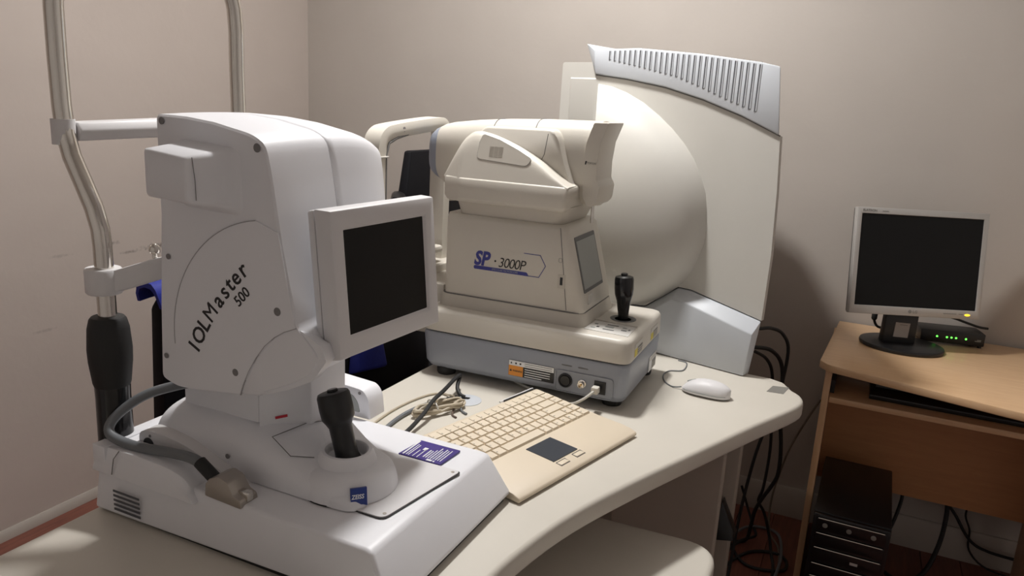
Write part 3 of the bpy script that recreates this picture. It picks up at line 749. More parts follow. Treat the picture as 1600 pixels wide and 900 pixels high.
sd = rnd([(1.455, 1.25), (1.452, 1.345), (1.47, 1.366), (1.640, 1.369), (1.655, 1.355), (1.672, 1.30), (1.692, 1.25)], [0, .012, .012, .01, .015, 0, 0])
sdo = MB().loft([[(x, -1.11, z) for x, z in sd], [(x, -1.149, z) for x, z in sd], [(1.57 + (x - 1.57) * .97, -1.156, 1.25 + (z - 1.25) * .95) for x, z in sd]]).build('saddle_cover', cream_m, M, ang=50)
ribbon([(1.629, -1.1562, 1.358), (1.622, -1.1562, 1.312), (1.612, -1.1562, 1.29)], .0012, -Y).build('seam', seam_m, sdo)
rp = rnd([(1.727, 1.389), (1.762, 1.390), (1.746, 1.345), (1.741, 1.300), (1.742, 1.262), (1.751, 1.248), (1.748, 1.215), (1.737, 1.203), (1.724, 1.203), (1.712, 1.222), (1.706, 1.29), (1.712, 1.345)], [.004, .004, 0, 0, .004, .004, .006, .004, .004, .01, 0, 0])
rpo = MB().loft([[(1.728 + (x - 1.728) * .94, -1.1355, 1.30 + (z - 1.30) * .985) for x, z in rp], [(x, -1.132, z) for x, z in rp], [(x, -1.018, z) for x, z in rp], [(1.728 + (x - 1.728) * .94, -1.0145, 1.30 + (z - 1.30) * .985) for x, z in rp]]).build('rear_plate', cream_m, M, ang=50)
MB().add([(1.7125, -1.1359, 1.296), (1.7155, -1.1359, 1.296), (1.7175, -1.1359, 1.304), (1.7135, -1.1359, 1.304)], [(0, 1, 2, 3)]).build('logo_mark', print_m, rpo)
text('TOPCON', .0068, greylab_m, rpo, (1.7178, -1.1360, 1.2972), X, Z, .0001, sx=.72)
MB().lathe([(.004, 1.16), (.004, 1.23)], (1.725, -1.09, 0)).build('lift_pin', chrome_m, M)
# chin rest frame on the patient side
cx = 1.245
def cring(y, z, w1, w2, n1): return None
path = [(-1.262, .94), (-1.262, 1.05), (-1.264, 1.18), (-1.264, 1.27), (-1.258, 1.315), (-1.238, 1.334), (-1.20, 1.341), (-1.10, 1.350), (-1.00, 1.357), (-.965, 1.355), (-.948, 1.335), (-.946, 1.29), (-.946, 1.15), (-.946, .94)]
P2 = [Vector((q.x, q.y)) for q in spline([(a, b, 0) for a, b in path], 5)]
rings = []
for i, q in enumerate(P2):
    t = (P2[min(i + 1, len(P2) - 1)] - P2[max(i - 1, 0)]).normalized(); n_ = Vector((-t.y, t.x))
    hw = .0165
    a = q + n_ * hw; b = q - n_ * hw
    xw = .024
    rings.append([(cx - xw, a.x, a.y), (cx + xw * .8, a.x, a.y), (cx + xw, q.x, q.y), (cx + xw * .8, b.x, b.y), (cx - xw, b.x, b.y)])
cf = MB().loft(rings).build('chin_frame', cream_m, M, ang=50)
MB().tube([(cx + .0185, -1.247, 1.16), (cx + .0185, -1.247, 1.285), (cx + .0185, -1.236, 1.314), (cx + .0185, -1.20, 1.326), (cx + .020, -1.15, 1.332)], [.003, .003, .004, .004, .001], 8).build('frame_groove', seam_m, cf)
MB().lathe([(.006, 0), (.006, .001), (0, .001)], (cx + .0222, -1.175, 1.3455), axis=X).build('screw', hole_m, cf)
for yy, zz in ((-1.264, 1.283), (-.946, 1.290)):
    MB().box(cx - .026, cx + .026, yy - .0195, yy + .0195, zz - .002, zz + .002).build('eye_mark', perim_m, cf, bevel=.001)
MB().tube([(cx, -.925, 1.155), (cx + .02, -.90, 1.155), (cx + .03, -.885, 1.157)], .006, 8).build('side_knob', cream_dk_m, cf)
MB().box(1.22, 1.30, -1.275, -.93, .955, .995).build('chin_bracket', cream_dk_m, M, bevel=.006)
MB().box(1.28, 1.375, -1.15, -1.0, .84, .975).build('chin_post', cream_dk_m, M, bevel=.006)
MB().box(1.215, 1.285, -1.16, -.99, 1.02, 1.04).build('chin_cup', cream_m, M, bevel=.008)
MB().lathe([(.012, .99), (.012, 1.022)], (1.25, -1.075, 0)).build('chin_stem', chrome_m, M)

# ================================================================== FIELD ANALYSER (perimeter)
PA = Vector((1.837, -.729, TZ)); pyaw = rad(-13.64)
Pm = thing('perimeter', 'big ivory visual field analyser with a domed bowl and slotted grey top', 'instrument', PA, rotz=pyaw)
Z0 = TZ
def loc(u, off, z): return Vector((u, -off, z - Z0))
PB = dict(org=Vector((0, 0, 0)))
seam = [(-.284, 1.508), (-.184, 1.498), (-.066, 1.480), (.046, 1.452), (.153, 1.417), (.254, 1.376)]
right = [(.264, 1.244), (.271, 1.086), (.269, .917)]
low = [(.069, .960), (.031, .960), (-.062, .888), (-.284, .86)]
def back(u, z, k=.0):
    return (-.30 + (u + .30) * .52, .80 + (z - .80) * .93)
pan = seam + right + low
MB().loft([[loc(u, 0, z) for u, z in pan], [loc(u, -.016, z) for u, z in pan], [loc(u - .016 if u > .2 else u, -.018, z) for u, z in pan], [loc(back(u, z)[0], -.40, back(u, z)[1]) for u, z in pan]]).build('side_shell', perim_m, Pm, ang=30, **PB)
topo = [(-.284, 1.512), (-.292, 1.577), (-.153, 1.581), (.033, 1.567), (.185, 1.549), (.236, 1.539), (.254, 1.380), (.153, 1.421), (.046, 1.456), (-.066, 1.484), (-.184, 1.502)]
tc_ = MB().loft([[loc(u, .008, z) for u, z in topo], [loc(u - .012 if u > .2 else u, -.02, z) for u, z in topo], [loc(back(u, z)[0], -.40, back(u, z)[1]) for u, z in topo]]).build('top_cover', perim_grey_m, Pm, bevel=.004, ang=30, **PB)
MB().loft([[loc(-.2835, .0075, 1.513), loc(-.2915, .0075, 1.576), loc(-.2915, -.2, 1.576), loc(-.2835, -.2, 1.513)], [loc(-.306, -.02, 1.535), loc(-.343, -.03, 1.596), loc(-.343, -.2, 1.596), loc(-.306, -.2, 1.535)]]).build('cover_corner', perim_grey_m, Pm, bevel=.002, **PB)
for (a, b) in zip(seam[:-1], seam[1:]): pass
ribbon([loc(u, .001, z + .002) for u, z in seam], .003, -Y).build('cover_seam', seam_m, Pm, **PB)
NV = 28
def lerp_poly(pts, u):
    for (a, b) in zip(pts[:-1], pts[1:]):
        if a[0] <= u <= b[0]: return a[1] + (b[1] - a[1]) * (u - a[0]) / (b[0] - a[0])
    return pts[-1][1]
topl = [(-.292, 1.577), (-.153, 1.581), (.033, 1.567), (.185, 1.549), (.236, 1.539)]
botl = [(-.25, 1.552), (-.148, 1.533), (-.032, 1.509), (.043, 1.483), (.115, 1.455), (.20, 1.428)]
for i in range(NV):
    u = -.240 + i * (.186 + .240) / (NV - 1)
    zt = lerp_poly(topl, u); zb = lerp_poly(botl, u)
    ribbon([loc(u, .0083, zb), loc(u, .0083, zt - .007), loc(u, .0052, zt - .002), loc(u, -.001, zt + .0004)], .0038, Vector((0, -1, .25)), .0007).build('vent_slot', slot_m, tc_, **PB)
    ribbon([loc(u + .0034, .0084, zb + .002), loc(u + .0034, .0084, zt - .006)], .0024, -Y, .0009).build('vent_rib', perim_grey_m, tc_, **PB)
# domed bowl, cut off flat on its left side
dome = [(-.275, 1.486), (-.23, 1.480), (-.181, 1.465), (-.127, 1.441), (-.077, 1.410), (-.033, 1.377), (.006, 1.341), (.037, 1.304), (.061, 1.263), (.080, 1.220), (.089, 1.174), (.093, 1.13), (.091, 1.09), (.080, 1.047), (.064, 1.007), (.042, .974), (.014, .945), (-.02, .918), (-.06, .897), (-.12, .876), (-.20, .864), (-.275, .862)]
dcx, dcz = -.275, 1.175
NR = 12
drings = []
for j in range(NR + 1):
    t = 1 - j / NR
    h = .135 * math.sqrt(max(0, 1 - t * t)) if j else 0
    drings.append([loc(dcx + (u - dcx) * t + .64 * h * (1 - (u - dcx) * t / .37), h, dcz + (z - dcz) * t) for u, z in dome])
vs = []; fs = []
n = len(dome)
for r_ in drings: vs += r_
for j in range(NR):
    for k in range(n - 1):
        a = j * n + k
        fs.append((a, a + 1, a + n + 1, a + n))
# flat left wall of the cap
L_ = [j * n for j in range(NR + 1)] + [j * n + n - 1 for j in range(NR - 1, -1, -1)]
fs.append(tuple(L_))
MB().add(vs, fs).build('bowl', perim_m, Pm, ang=50, **PB)
# patient side box with recessed panel
bx0 = rnd([(-.455, 1.543), (-.330, 1.544), (-.284, 1.512), (-.284, .82), (-.46, .82)], [.008, .006, 0, 0, 0])
bxo = MB().loft([[loc(u + .052, -.004, z) for u, z in bx0], [loc(u + .045, -.02, z) for u, z in bx0], [loc(u * .8 - .02, -.36, .82 + (z - .82) * .95) for u, z in bx0]]).build('patient_shell', perim_m, Pm, ang=30, **PB)
MB().loft([[loc(u, -.0045, z) for u, z in ((-.376, .86), (-.242, .86), (-.242, 1.502), (-.373, 1.502))], [loc(u, -.001, z) for u, z in ((-.372, .865), (-.240, .865), (-.240, 1.498), (-.369, 1.498))]]).build('shell_panel', perim_m, bxo, org=Vector((0, 0, 0)))
# grey foot housing
fb = [(.269, .915), (.069, .957), (.031, .957), (-.062, .885), (-.284, .857), (-.284, .772), (.254, .772)]
ff = [(.262, .885), (.074, .928), (.030, .930), (-.062, .860), (-.284, .832), (-.284, .772), (.252, .772)]
MB().loft([[loc(back(u, z)[0], -.36, z * .98 + .0154 if z > .8 else z) for u, z in fb], [loc(u - .012 if u > .2 else u, -.015, z) for u, z in fb], [loc(u, 0, z) for u, z in fb], [loc(u, .034, z) for u, z in ff]]).build('foot_housing', perim_grey_m, Pm, bevel=.003, ang=30, **PB)

# ================================================================== KEYBOARD
kyaw = math.atan2(.376, .095)
K = thing('keyboard', 'beige compact keyboard with a dark touchpad on the table', 'keyboard', (1.889, -1.518, TZ), rotz=kyaw)
KB = dict(org=Vector((0, 0, 0)))
def kz(y): return .016 + .016 * min(max((y - .02) / .24, 0), 1)
sidep = [(.0, .0015), (-.004, .006), (-.002, .011), (.012, .0155), (.035, .018), (.095, .020), (.10, .0205), (.255, .031), (.262, .028), (.262, .003)]
MB().px(sidep, -.188, .196).build('case', kb_m, K, bevel=.0025, **KB)
tpd = MB().loft([[(x, y, .0175 + (y - .03) * .03) for x, y in ((-.048, .030), (.028, .030), (.028, .095), (-.048, .095))], [(x, y, .0192 + (y - .03) * .03) for x, y in ((-.048, .030), (.028, .030), (.028, .095), (-.048, .095))]]).build('touchpad', pad_m, K, **KB)
for x0 in (-.046, .004):
    MB().loft([zr([(x0, .0135), (x0 + .025, .0135), (x0 + .025, .0245), (x0, .0245)], .0148), zr([(x0, .0135), (x0 + .025, .0135), (x0 + .025, .0245), (x0, .0245)], .0176)]).build('touchpad_button', key_m, K, bevel=.0008, **KB)
    po = [(x0 - .0008, .0127), (x0 + .0258, .0127), (x0 + .0258, .0253), (x0 - .0008, .0253), (x0 - .0008, .0127)]
    ribbon([(a, b, .0158 + (b - .0127) * .14) for a, b in po], .0008, Z).build('button_gap', seam_m, K, **KB)
rows = [
    (.107, .0215, [('Fn', 1.2), ('Ctrl', 1.2), ('', 1), ('Alt', 1.2), ('', 5.6), ('Alt', 1.1), ('', 1), ('Ctrl', 1.1), ('◄', 1), ('▼', 1), ('►', 1), ('End', 1.2)]),
    (.1305, .0215, [('Shift', 1.6), ('\\', 1), ('Z', 1), ('X', 1), ('C', 1), ('V', 1), ('B', 1), ('N', 1), ('M', 1), (',', 1), ('.', 1), ('/', 1), ('Shift', 1.8), ('▲', 1), ('PgDn', 1.2)]),
    (.154, .0215, [('Caps', 1.8), ('A', 1), ('S', 1), ('D', 1), ('F', 1), ('G', 1), ('H', 1), ('J', 1), ('K', 1), ('L', 1), (';', 1), ("'", 1), ('Enter', 2.6), ('PgUp', 1.2)]),
    (.1775, .0215, [('Tab', 1.5), ('Q', 1), ('W', 1), ('E', 1), ('R', 1), ('T', 1), ('Y', 1), ('U', 1), ('I', 1), ('O', 1), ('P', 1), ('[', 1), (']', 1), ('', 1.9), ('Home', 1.2)]),
    (.201, .0215, [('`', 1), ('1', 1), ('2', 1), ('3', 1), ('4', 1), ('5', 1), ('6', 1), ('7', 1), ('8', 1), ('9', 1), ('0', 1), ('-', 1), ('=', 1), ('', 2.1), ('Ins', 1.3)]),
    (.2265, .0190, [('Esc', 1.1)] + [('F%d' % i, 1) for i in range(1, 13)] + [('Num', 1), ('Prt', 1.1), ('Del', 1.1)]),
]
kw = .369
for (y0, hgt, ks) in rows:
    tot = sum(a for _, a in ks); x = -.182
    fnrow = y0 > .22
    for (leg, wu) in ks:
        wk = wu / tot * kw
        zb = .0205 + (y0 - .10) / .155 * .0105
        hk = .0052 if not fnrow else .0035
        sl = .0677
        a0, a1, b0, b1 = x + .0003, x + wk - .0003, y0 + .0003, y0 + hgt + .0012
        ins = .0020 if not fnrow else .0006
        def kzz(y, h): return zb + (y - y0) * sl + h
        ko = MB().loft([[(a0, b0, kzz(b0, -.001)), (a1, b0, kzz(b0, -.001)), (a1, b1, kzz(b1, -.001)), (a0, b1, kzz(b1, -.001))],
                   [(a0 + ins, b0 + ins * .7, kzz(b0, hk)), (a1 - ins, b0 + ins * .7, kzz(b0, hk)), (a1 - ins, b1 - ins * 1.1, kzz(b1, hk)), (a0 + ins, b1 - ins * 1.1, kzz(b1, hk))]]).build('key', key_m, K, **KB)
        if leg:
            text(leg, .0048 if len(leg) == 1 else .0033, seam_m, ko, (a0 + ins + .001, b0 + hgt * (.45 if not fnrow else .3), kzz(b0 + hgt * .45, hk + .0001)), (1, 0, 0), (0, 1, sl), .0001, name='legend')
        x += wk
ribbon([(-.188, .2245, .0294), (.188, .2245, .0294)], .0012, Z).build('row_gap', black_m, K, **KB)
MB().box(.09, .19, .262, .266, .006, .030).build('rear_rail', black_m, K, **KB)
MB().tube([(.08, .268, .0275), (.194, .268, .0285)], .0022, 8).build('rear_bar', label_white_m, K, **KB)

# ================================================================== MOUSE
Mo = thing('computer_mouse', 'white computer mouse on the right end of the cream table', 'mouse', (2.016, -1.005, TZ), rotz=rad(-3))
def mring(t):
    # t 0 (front, -x) .. 1 (back)
    x = -.058 + .116 * t
    hw = .030 * (1 - abs(2 * t - 1) ** 3.2) ** .5 * (0.94 + .06 * t) + .0005
    h = .037 * (max(0, 1 - abs(2 * (t - .56) / 1.13) ** 2.3)) ** .62 + .002
    return [(x, yy, max(.002, zz)) for yy, zz in [(hw * math.cos(2 * PI * k / 24), .006 + (h - .006) * max(math.sin(2 * PI * k / 24), 0) ** .8 if math.sin(2 * PI * k / 24) > 0 else .006 + .005 * math.sin(2 * PI * k / 24)) for k in range(24)]]
MB().loft([mring(t) for t in (.0, .02, .06, .12, .2, .3, .42, .55, .68, .8, .88, .94, .98, 1.0)]).build('shell', white2_m, Mo, org=Vector((0, 0, 0)), ang=60)
MB().tube([(-.046, .002, .0235), (-.038, .002, .0275), (-.028, .002, .0315), (-.022, .002, .032)], .0022, 8).build('scroll_wheel', lcd_m, Mo, org=Vector((0, 0, 0)))
MB().tube([Vector((x, -.0299 * (1 - abs(2 * ((x + .058) / .116) - 1) ** 3.2) ** .5, .0105)) for x in [-.05 + .1 * i / 12 for i in range(13)]], .0009, 5).build('side_seam', lcd_m, Mo, org=Vector((0, 0, 0)))

# ================================================================== CABLES ON THE TABLE
def cable(name, pts, r_, m, label, cat='cable', n=6, seg=8, group=None):
    o = MB().tube(spline(pts, n), r_, seg).build(name, m)
    return tag(o, label, cat, group)
cable('mouse_cable', [(1.957, -1.002, .777), (1.935, -1.0, .7722), (1.91, -.975, .7718), (1.895, -.93, .7718), (1.90, -.89, .7718), (1.93, -.865, .7718), (1.925, -.80, .7718), (1.90, -.79, .7718)], .0016, grey_cable_m, 'thin grey mouse cable looping behind the microscope base')
cable('data_cable', [(1.819, -1.250, .820), (1.815, -1.262, .816), (1.80, -1.272, .802), (1.775, -1.272, .786), (1.74, -1.262, .778), (1.70, -1.25, .776), (1.66, -1.22, .776), (1.60, -1.19, .776)], .0030, mat('pale_cable', (.62, .60, .54), .45), 'pale cable plugged into the grey base of the microscope')
MB_pl = MB().box(1.811, 1.827, -1.258, -1.2395, .812, .828).build('data_plug', mat('pale_plug', (.66, .63, .56), .45), bevel=.003)
tag(MB_pl, 'small pale data plug in the black socket of the grey base', 'plug')
# beige bundle
def fig8(cx_, cy_, ang_, L, W, z, turns, r_):
    pts = []
    for i in range(turns * 10):
        a = 2 * PI * i / 10
        ll = L * (1 + .10 * math.sin(i * 1.7)); wv = W * (1 + .35 * math.sin(i * 2.3 + 1))
        u = ll * math.cos(a); v = wv * math.sin(a)
        pts.append((cx_ + u * math.cos(ang_) - v * math.sin(ang_), cy_ + u * math.sin(ang_) + v * math.cos(ang_), z + .0045 + .010 * (0.5 + .5 * math.sin(i * .9 + .5)) + .006 * math.sin(i * 2.1) ** 2))
    return pts
def wp(px_, py_, z):  # helper for plan positions measured on the table plane
    return (px_, py_, z)
bp_ = fig8(1.535, -1.435, rad(63), .060, .016, TZ, 5, .003)
o = MB().tube(spline(bp_, 4), .0030, 7).build('cable_bundle', beige_cable_m)
tag(o, 'bundled beige cable tied in a coil beside the keyboard', 'cable')
tie = MB().tube([Vector((1.526, -1.448, TZ + .016)) + Vector((.019 * math.cos(a), -.010 * math.cos(a), .013 * math.sin(a))) for a in [2 * PI * i / 16 for i in range(17)]], .0018, 6).build('cable_tie', perim_m, o, label='pale twist tie')
cable('beige_cable', [(1.535, -1.372, .786), (1.512, -1.352, .776), (1.490, -1.345, .773), (1.470, -1.365, .773), (1.455, -1.42, .773), (1.45, -1.50, .773), (1.46, -1.60, .773), (1.47, -1.64, .773)], .0024, beige_cable_m, 'single beige cable curving away from the bundle towards the biometer')
cable('power_cable', [(1.547, -1.342, .7755), (1.535, -1.345, .781), (1.520, -1.330, .79), (1.505, -1.292, .800), (1.508, -1.30, .806), (1.512, -1.33, .807), (1.525, -1.40, .806), (1.533, -1.46, .804), (1.54, -1.52, .790), (1.54, -1.60, .778), (1.50, -1.66, .775)], .0046, rubber_m, 'thick black power cable rising from the table grommet over the beige bundle')
cable('grey_cable', [(1.522, -1.362, .7745), (1.515, -1.380, .7745), (1.502, -1.405, .7745), (1.49, -1.45, .776), (1.485, -1.52, .775), (1.50, -1.62, .775), (1.52, -1.66, .775)], .0042, grey_cable_m, 'grey cord running from the grommet behind the beige bundle')
cable('cut_cable_end', [(1.545, -1.36, .781), (1.557, -1.385, .778), (1.575, -1.408, .773), (1.592, -1.418, .7727)], .0027, grey_cable_m, 'short grey cable end beside the grommet disc, nearer the keyboard')
cable('thin_cable_end', [(1.542, -1.372, .783), (1.556, -1.405, .778), (1.567, -1.435, .7725), (1.582, -1.445, .7722)], .0022, mat('brown_cord', (.14, .10, .08), .5), 'short dark brown cable end between bundle and keyboard')

# ================================================================== COMPUTER DESK
D = thing('computer_desk', 'light beech computer desk with a sliding keyboard shelf against the back wall', 'desk', (2.7, -.3, 0))
dz = .762
dt = rnd([(2.243, -.520), (2.268, -.552), (2.713, -.674), (3.10, -.70), (3.32, -.66), (3.32, -.015), (2.273, -.015)], [.006, .012, .05, .1, .02, 0, .004])
MB().pz(dt, dz - .022, dz).build('desk_top', desk_m, D, bevel=.004)
MB().box(2.262, 2.280, -.505, -.03, 0, dz - .022).build('side_panel', desk_v_m, D, bevel=.001)
MB().box(3.28, 3.298, -.505, -.03, 0, dz - .022).build('side_panel', desk_v_m, D, bevel=.001)
MB().box(2.89, 2.906, -.30, -.09, 0, .634).build('middle_panel', desk_v_m, D, bevel=.001)
MB().box(2.2805, 3.2795, -.106, -.09, .228, .60).build('back_panel', desk_red_m, D)
MB().box(2.2815, 3.27, -.50, -.15, .634, .652).build('keyboard_shelf', desk_m, D, bevel=.004)
for xx in (2.2805, 3.268):
    MB().box(xx, xx + .012, -.46, -.12, .652, .690).build('shelf_runner', black_m, D)
# black keyboard on the shelf
kt = thing('black_keyboard', 'black keyboard lying on the sliding shelf of the beech desk', 'keyboard', (2.62, -.36, .652))
MB().px(rnd([(-.455, .653), (-.455, .668), (-.43, .676), (-.27, .698), (-.265, .653)], .004), 2.385, 2.86).build('case', black_gloss_m, kt, bevel=.003)
for r__ in range(5):
    MB().px([(-.41 + r__ * .026, .6785 + r__ * .0035), (-.388 + r__ * .026, .6815 + r__ * .0035), (-.389 + r__ * .026, .6865 + r__ * .0035), (-.409 + r__ * .026, .6845 + r__ * .0035)], 2.40, 2.845).build('key_row', black_m, kt)

# ================================================================== MONITOR
Mn = thing('lcd_monitor', 'silver framed flat monitor with a dark screen on the beech desk', 'monitor', (2.455, -.19, dz))
mc = Vector((2.463, -.254, 1.027)); my, mt_ = rad(23.9), rad(9.5)
mH = Vector((math.cos(my), math.sin(my), 0)); mN0 = Vector((math.sin(my), -math.cos(my), 0))
mV = Z * math.cos(mt_) - mN0 * math.sin(mt_); mN = mH.cross(mV)
def mp_(u, v, d): return mc + mH * u + mV * v + mN * d
MW, MH = .385 / 2, .313 / 2
def mrect(w0, w1, h0, h1, d): return [mp_(w0, h0, d), mp_(w1, h0, d), mp_(w1, h1, d), mp_(w0, h1, d)]
sw, s0_, s1_ = .1785, -.1315, .1385
bzl = MB().loft([mrect(-sw, sw, s0_, s1_, -.004), mrect(-sw, sw, s0_, s1_, .0), mrect(-MW, MW, -MH, MH, .0), mrect(-MW, MW, -MH, MH, -.022)]).build('bezel', silver_m, Mn, bevel=.0015, ang=30)
MB().loft([mrect(-sw - .001, sw + .001, s0_ - .001, s1_ + .001, -.005), mrect(-sw - .001, sw + .001, s0_ - .001, s1_ + .001, -.003)]).build('screen', screen_m, Mn)
MB().loft([mrect(-MW + .002, MW - .002, -MH + .002, MH - .002, -.022), mrect(-MW + .004, MW - .004, -MH + .004, MH - .004, -.034), mrect(-.12, .12, -.10, .10, -.055)]).build('rear_shell', black_m, Mn)
lgc = mp_(-.012, -.1435, .0006)
MB().lathe([(.0052, 0), (.0052, .0006), (0, .0006)], mp_(-.014, -.1435, 0), axis=mN).build('logo_disc', greylab_m, bzl)
text('LG', .0115, greylab_m, bzl, mp_(-.006, -.1475, .0004), mH, mV, .0002, bold=.0003)
text('FLATRON', .0095, greylab_m, bzl, mp_(-.178, .1445, .0004), mH, mV, .0002, bold=.0002, sx=1.0)
ribbon([mp_(-.120, .147, .0003), mp_(-.103, .147, .0003)], .002, mN, .0002).build('print_line', greylab_m, bzl)
ribbon([mp_(.085, -.143, .0003), mp_(.122, -.143, .0003)], .002, mN, .0002).build('print_line', greylab_m, bzl)
ribbon([mp_(.130, -.143, .0003), mp_(.142, -.143, .0003)], .002, mN, .0002).build('print_line', greylab_m, bzl)
MB().loft([[mp_(.155 + a, -.1445 + b, -.001) for a, b in ell(0, 0, .009, .0038, 14)], [mp_(.155 + a, -.1445 + b, .001) for a, b in ell(0, 0, .008, .003, 14)]]).build('power_light', amber_led_m, bzl)
# stand
nk = MB().loft([[(2.402, -.262, .775), (2.492, -.222, .775), (2.480, -.195, .775), (2.390, -.235, .775)], [(2.402, -.250, .885), (2.492, -.210, .885), (2.484, -.175, .885), (2.394, -.215, .885)]]).build('stand_neck', black_m, Mn, bevel=.003)
nkR = Vector((.09, .04, 0)).normalized()
nkN = Vector((.04, -.09, .0095)).normalized()
def nkp(u, z, d): return Vector((2.447, -.2435 + (z - .775) * .109, z)) + nkR * u + nkN * d
stc = MB().loft([[nkp(u, z, -.001) for u, z in ((-.020, .795), (.024, .793), (.026, .837), (-.018, .839))], [nkp(u, z, .0012) for u, z in ((-.020, .795), (.024, .793), (.026, .837), (-.018, .839))]]).build('sticker', mat('sticker_grey', (.42, .38, .35), .5), nk, label='small grey sticker')
ribbon([nkp(-.004, .832, .0013), nkp(.018, .831, .0013)], .002, nkN, .0002).build('print_line', greylab_m, stc)
MB().pz([(2.455 + a * math.cos(-.05) - b * math.sin(-.05), -.232 + a * math.sin(-.05) + b * math.cos(-.05)) for a, b in ell(0, 0, .118, .10, 48)], dz, dz + .014).build('stand_base', black_m, Mn, bevel=.005)
MB().tube(spline([(2.395, -.165, .905), (2.372, -.175, .86), (2.372, -.18, .825), (2.385, -.17, .80), (2.41, -.16, .795)], 6), .004, 8).build('plug_lead', rubber_m, Mn)
MB().lathe([(.006, 0), (.0085, .004), (.0085, .022), (.005, .028)], (2.372, -.18, .822), axis=(0, 0, 1)).build('plug_lead', rubber_m, Mn)
# ================================================================== MODEM
Ry = thing('modem', 'slim black modem with five green lights beside the monitor stand', 'modem', (2.594, -.075, dz), rotz=rad(12))
RB = dict(org=Vector((0, 0, 0)))
mdb = MB().box(-.095, .088, -.045, .04, .006, .046).build('case', black_m, Ry, bevel=.004, **RB)
for xx in (-.085, .078):
    for yy in (-.035, .03):
        MB().lathe([(.006, 0), (.006, .007)], (xx, yy, 0)).build('rubber_foot', rubber_m, Ry, **RB)
for i, xx in enumerate((-.048, -.020, -.007, .006, .034)):
    MB().lathe([(.0029, 0), (.0029, .0008), (0, .001)], (xx, -.045, .026), axis=-Y, seg=12).build('indicator_light', green_led_m, mdb, org=Vector((0, 0, 0)))
ribbon([(.060, -.0452, .0225), (.076, -.0452, .0225)], .0022, -Y, .0002).build('print_line', lcd_m, mdb, org=Vector((0, 0, 0)))
ribbon([(.066, -.0452, .0262), (.076, -.0452, .0262)], .0022, -Y, .0002).build('print_line', lcd_m, mdb, org=Vector((0, 0, 0)))
cable('monitor_lead', [(2.545, -.12, .90), (2.57, -.10, .855), (2.61, -.075, .838), (2.645, -.06, .826), (2.675, -.045, .8165), (2.70, -.03, .8125)], .0038, rubber_m, 'black lead sagging from the monitor to behind the modem')

# ================================================================== COMPUTER TOWER
TW = thing('computer_tower', 'black computer tower with glossy drive bays under the beech desk', 'computer', (2.39, -.43, 0), rotz=rad(-1))
tb_ = MB().box(2.295, 2.493, -.615, -.215, .012, .352).build('case', black_m, TW, bevel=.003)
for fx in (2.32, 2.468):
    for fy in (-.59, -.24):
        MB().box(fx - .015, fx + .015, fy - .015, fy + .015, 0, .014).build('foot', rubber_m, TW)
MB().box(2.295, 2.493, -.628, -.616, .014, .350).build('front_panel', black_gloss_m, TW, bevel=.004)
for i, z in enumerate((.345, .300, .255, .205, .165)):
    MB().box(2.305, 2.483, -.6335, -.627, z - .040 if i < 3 else z - .03, z - .004).build('drive_bay', black_gloss_m, TW, bevel=.003)
    MB().tube([(2.309, -.6335, z - .005), (2.478, -.6335, z - .005)], .0016, 6).build('bay_trim', chrome_m, TW)
for xx in (2.328, 2.39, 2.452):
    MB().lathe([(.007, 0), (.007, .001), (.004, .0015), (0, .0015)], (xx, -.6335, .322), axis=-Y, seg=12).build('bay_button', greylab_m, TW)
MB().box(2.405, 2.425, -.636, -.633, .225, .232).build('eject_button', silver_m, TW)

# ================================================================== CABLES NEAR THE FLOOR AND WALL
G = 'cables by the back wall'
cable('hanging_cable', [(2.06, -.46, .735), (2.09, -.40, .70), (2.11, -.36, .64), (2.125, -.35, .50), (2.134, -.34, .38), (2.130, -.34, .25), (2.118, -.30, .18), (2.14, -.28, .13), (2.165, -.27, .05), (2.18, -.30, .006), (2.20, -.42, .0055), (2.19, -.60, .0055)], .0050, rubber_m, 'black cable hanging behind the table end, nearer the table', group=G)
cable('hanging_cable', [(2.05, -.44, .742), (2.10, -.37, .72), (2.135, -.34, .66), (2.147, -.34, .52), (2.165, -.34, .40), (2.168, -.34, .31), (2.155, -.33, .26), (2.130, -.32, .20), (2.112, -.31, .145), (2.105, -.29, .08), (2.095, -.27, .012), (2.06, -.30, .0065)], .0062, rubber_m, 'thicker black cable hanging behind the table end, nearer the desk', group=G)
cable('wall_cable', [(2.255, -.10, .50), (2.215, -.10, .40), (2.18, -.11, .30), (2.16, -.12, .20), (2.148, -.14, .10), (2.16, -.18, .012), (2.20, -.26, .004), (2.215, -.40, .004)], .0036, mat('brown_grey_cord', (.16, .13, .10), .5), 'thin brown cord slanting down from the desk side to the floor', group=G)
cable('floor_cable', [(2.03, -.62, .0056), (2.06, -.45, .0056), (2.12, -.33, .0056), (2.20, -.30, .0056), (2.235, -.34, .0056), (2.22, -.40, .0056), (2.12, -.42, .0056), (2.06, -.34, .0056), (2.03, -.25, .0056)], .005, rubber_m, 'black cable curled in a loop on the wood floor', group=G)
cable('floor_cable', [(2.04, -.10, .12), (2.07, -.11, .05), (2.10, -.15, .006), (2.12, -.24, .0175), (2.08, -.30, .018), (2.05, -.40, .0175), (2.05, -.48, .008), (2.08, -.60, .0055)], .0046, rubber_m, 'black cable running along the floor behind the table leg', group=G)
cable('grey_floor_cable', [(2.03, -.44, .016), (2.04, -.32, .0165), (2.07, -.22, .0165), (2.11, -.16, .0075), (2.17, -.155, .0065), (2.20, -.22, .016), (2.215, -.36, .0165), (2.20, -.55, .006)], .0050, grey_cable_m, 'grey cable arched over the black loops on the floor', group=G)
cable('desk_cable', [(2.545, -.07, .40), (2.55, -.075, .26), (2.548, -.09, .19), (2.53, -.13, .12), (2.50, -.17, .04), (2.51, -.21, .009), (2.56, -.26, .0055)], .0056, rubber_m, 'black cable dropping from the back panel beside the tower', group=G)
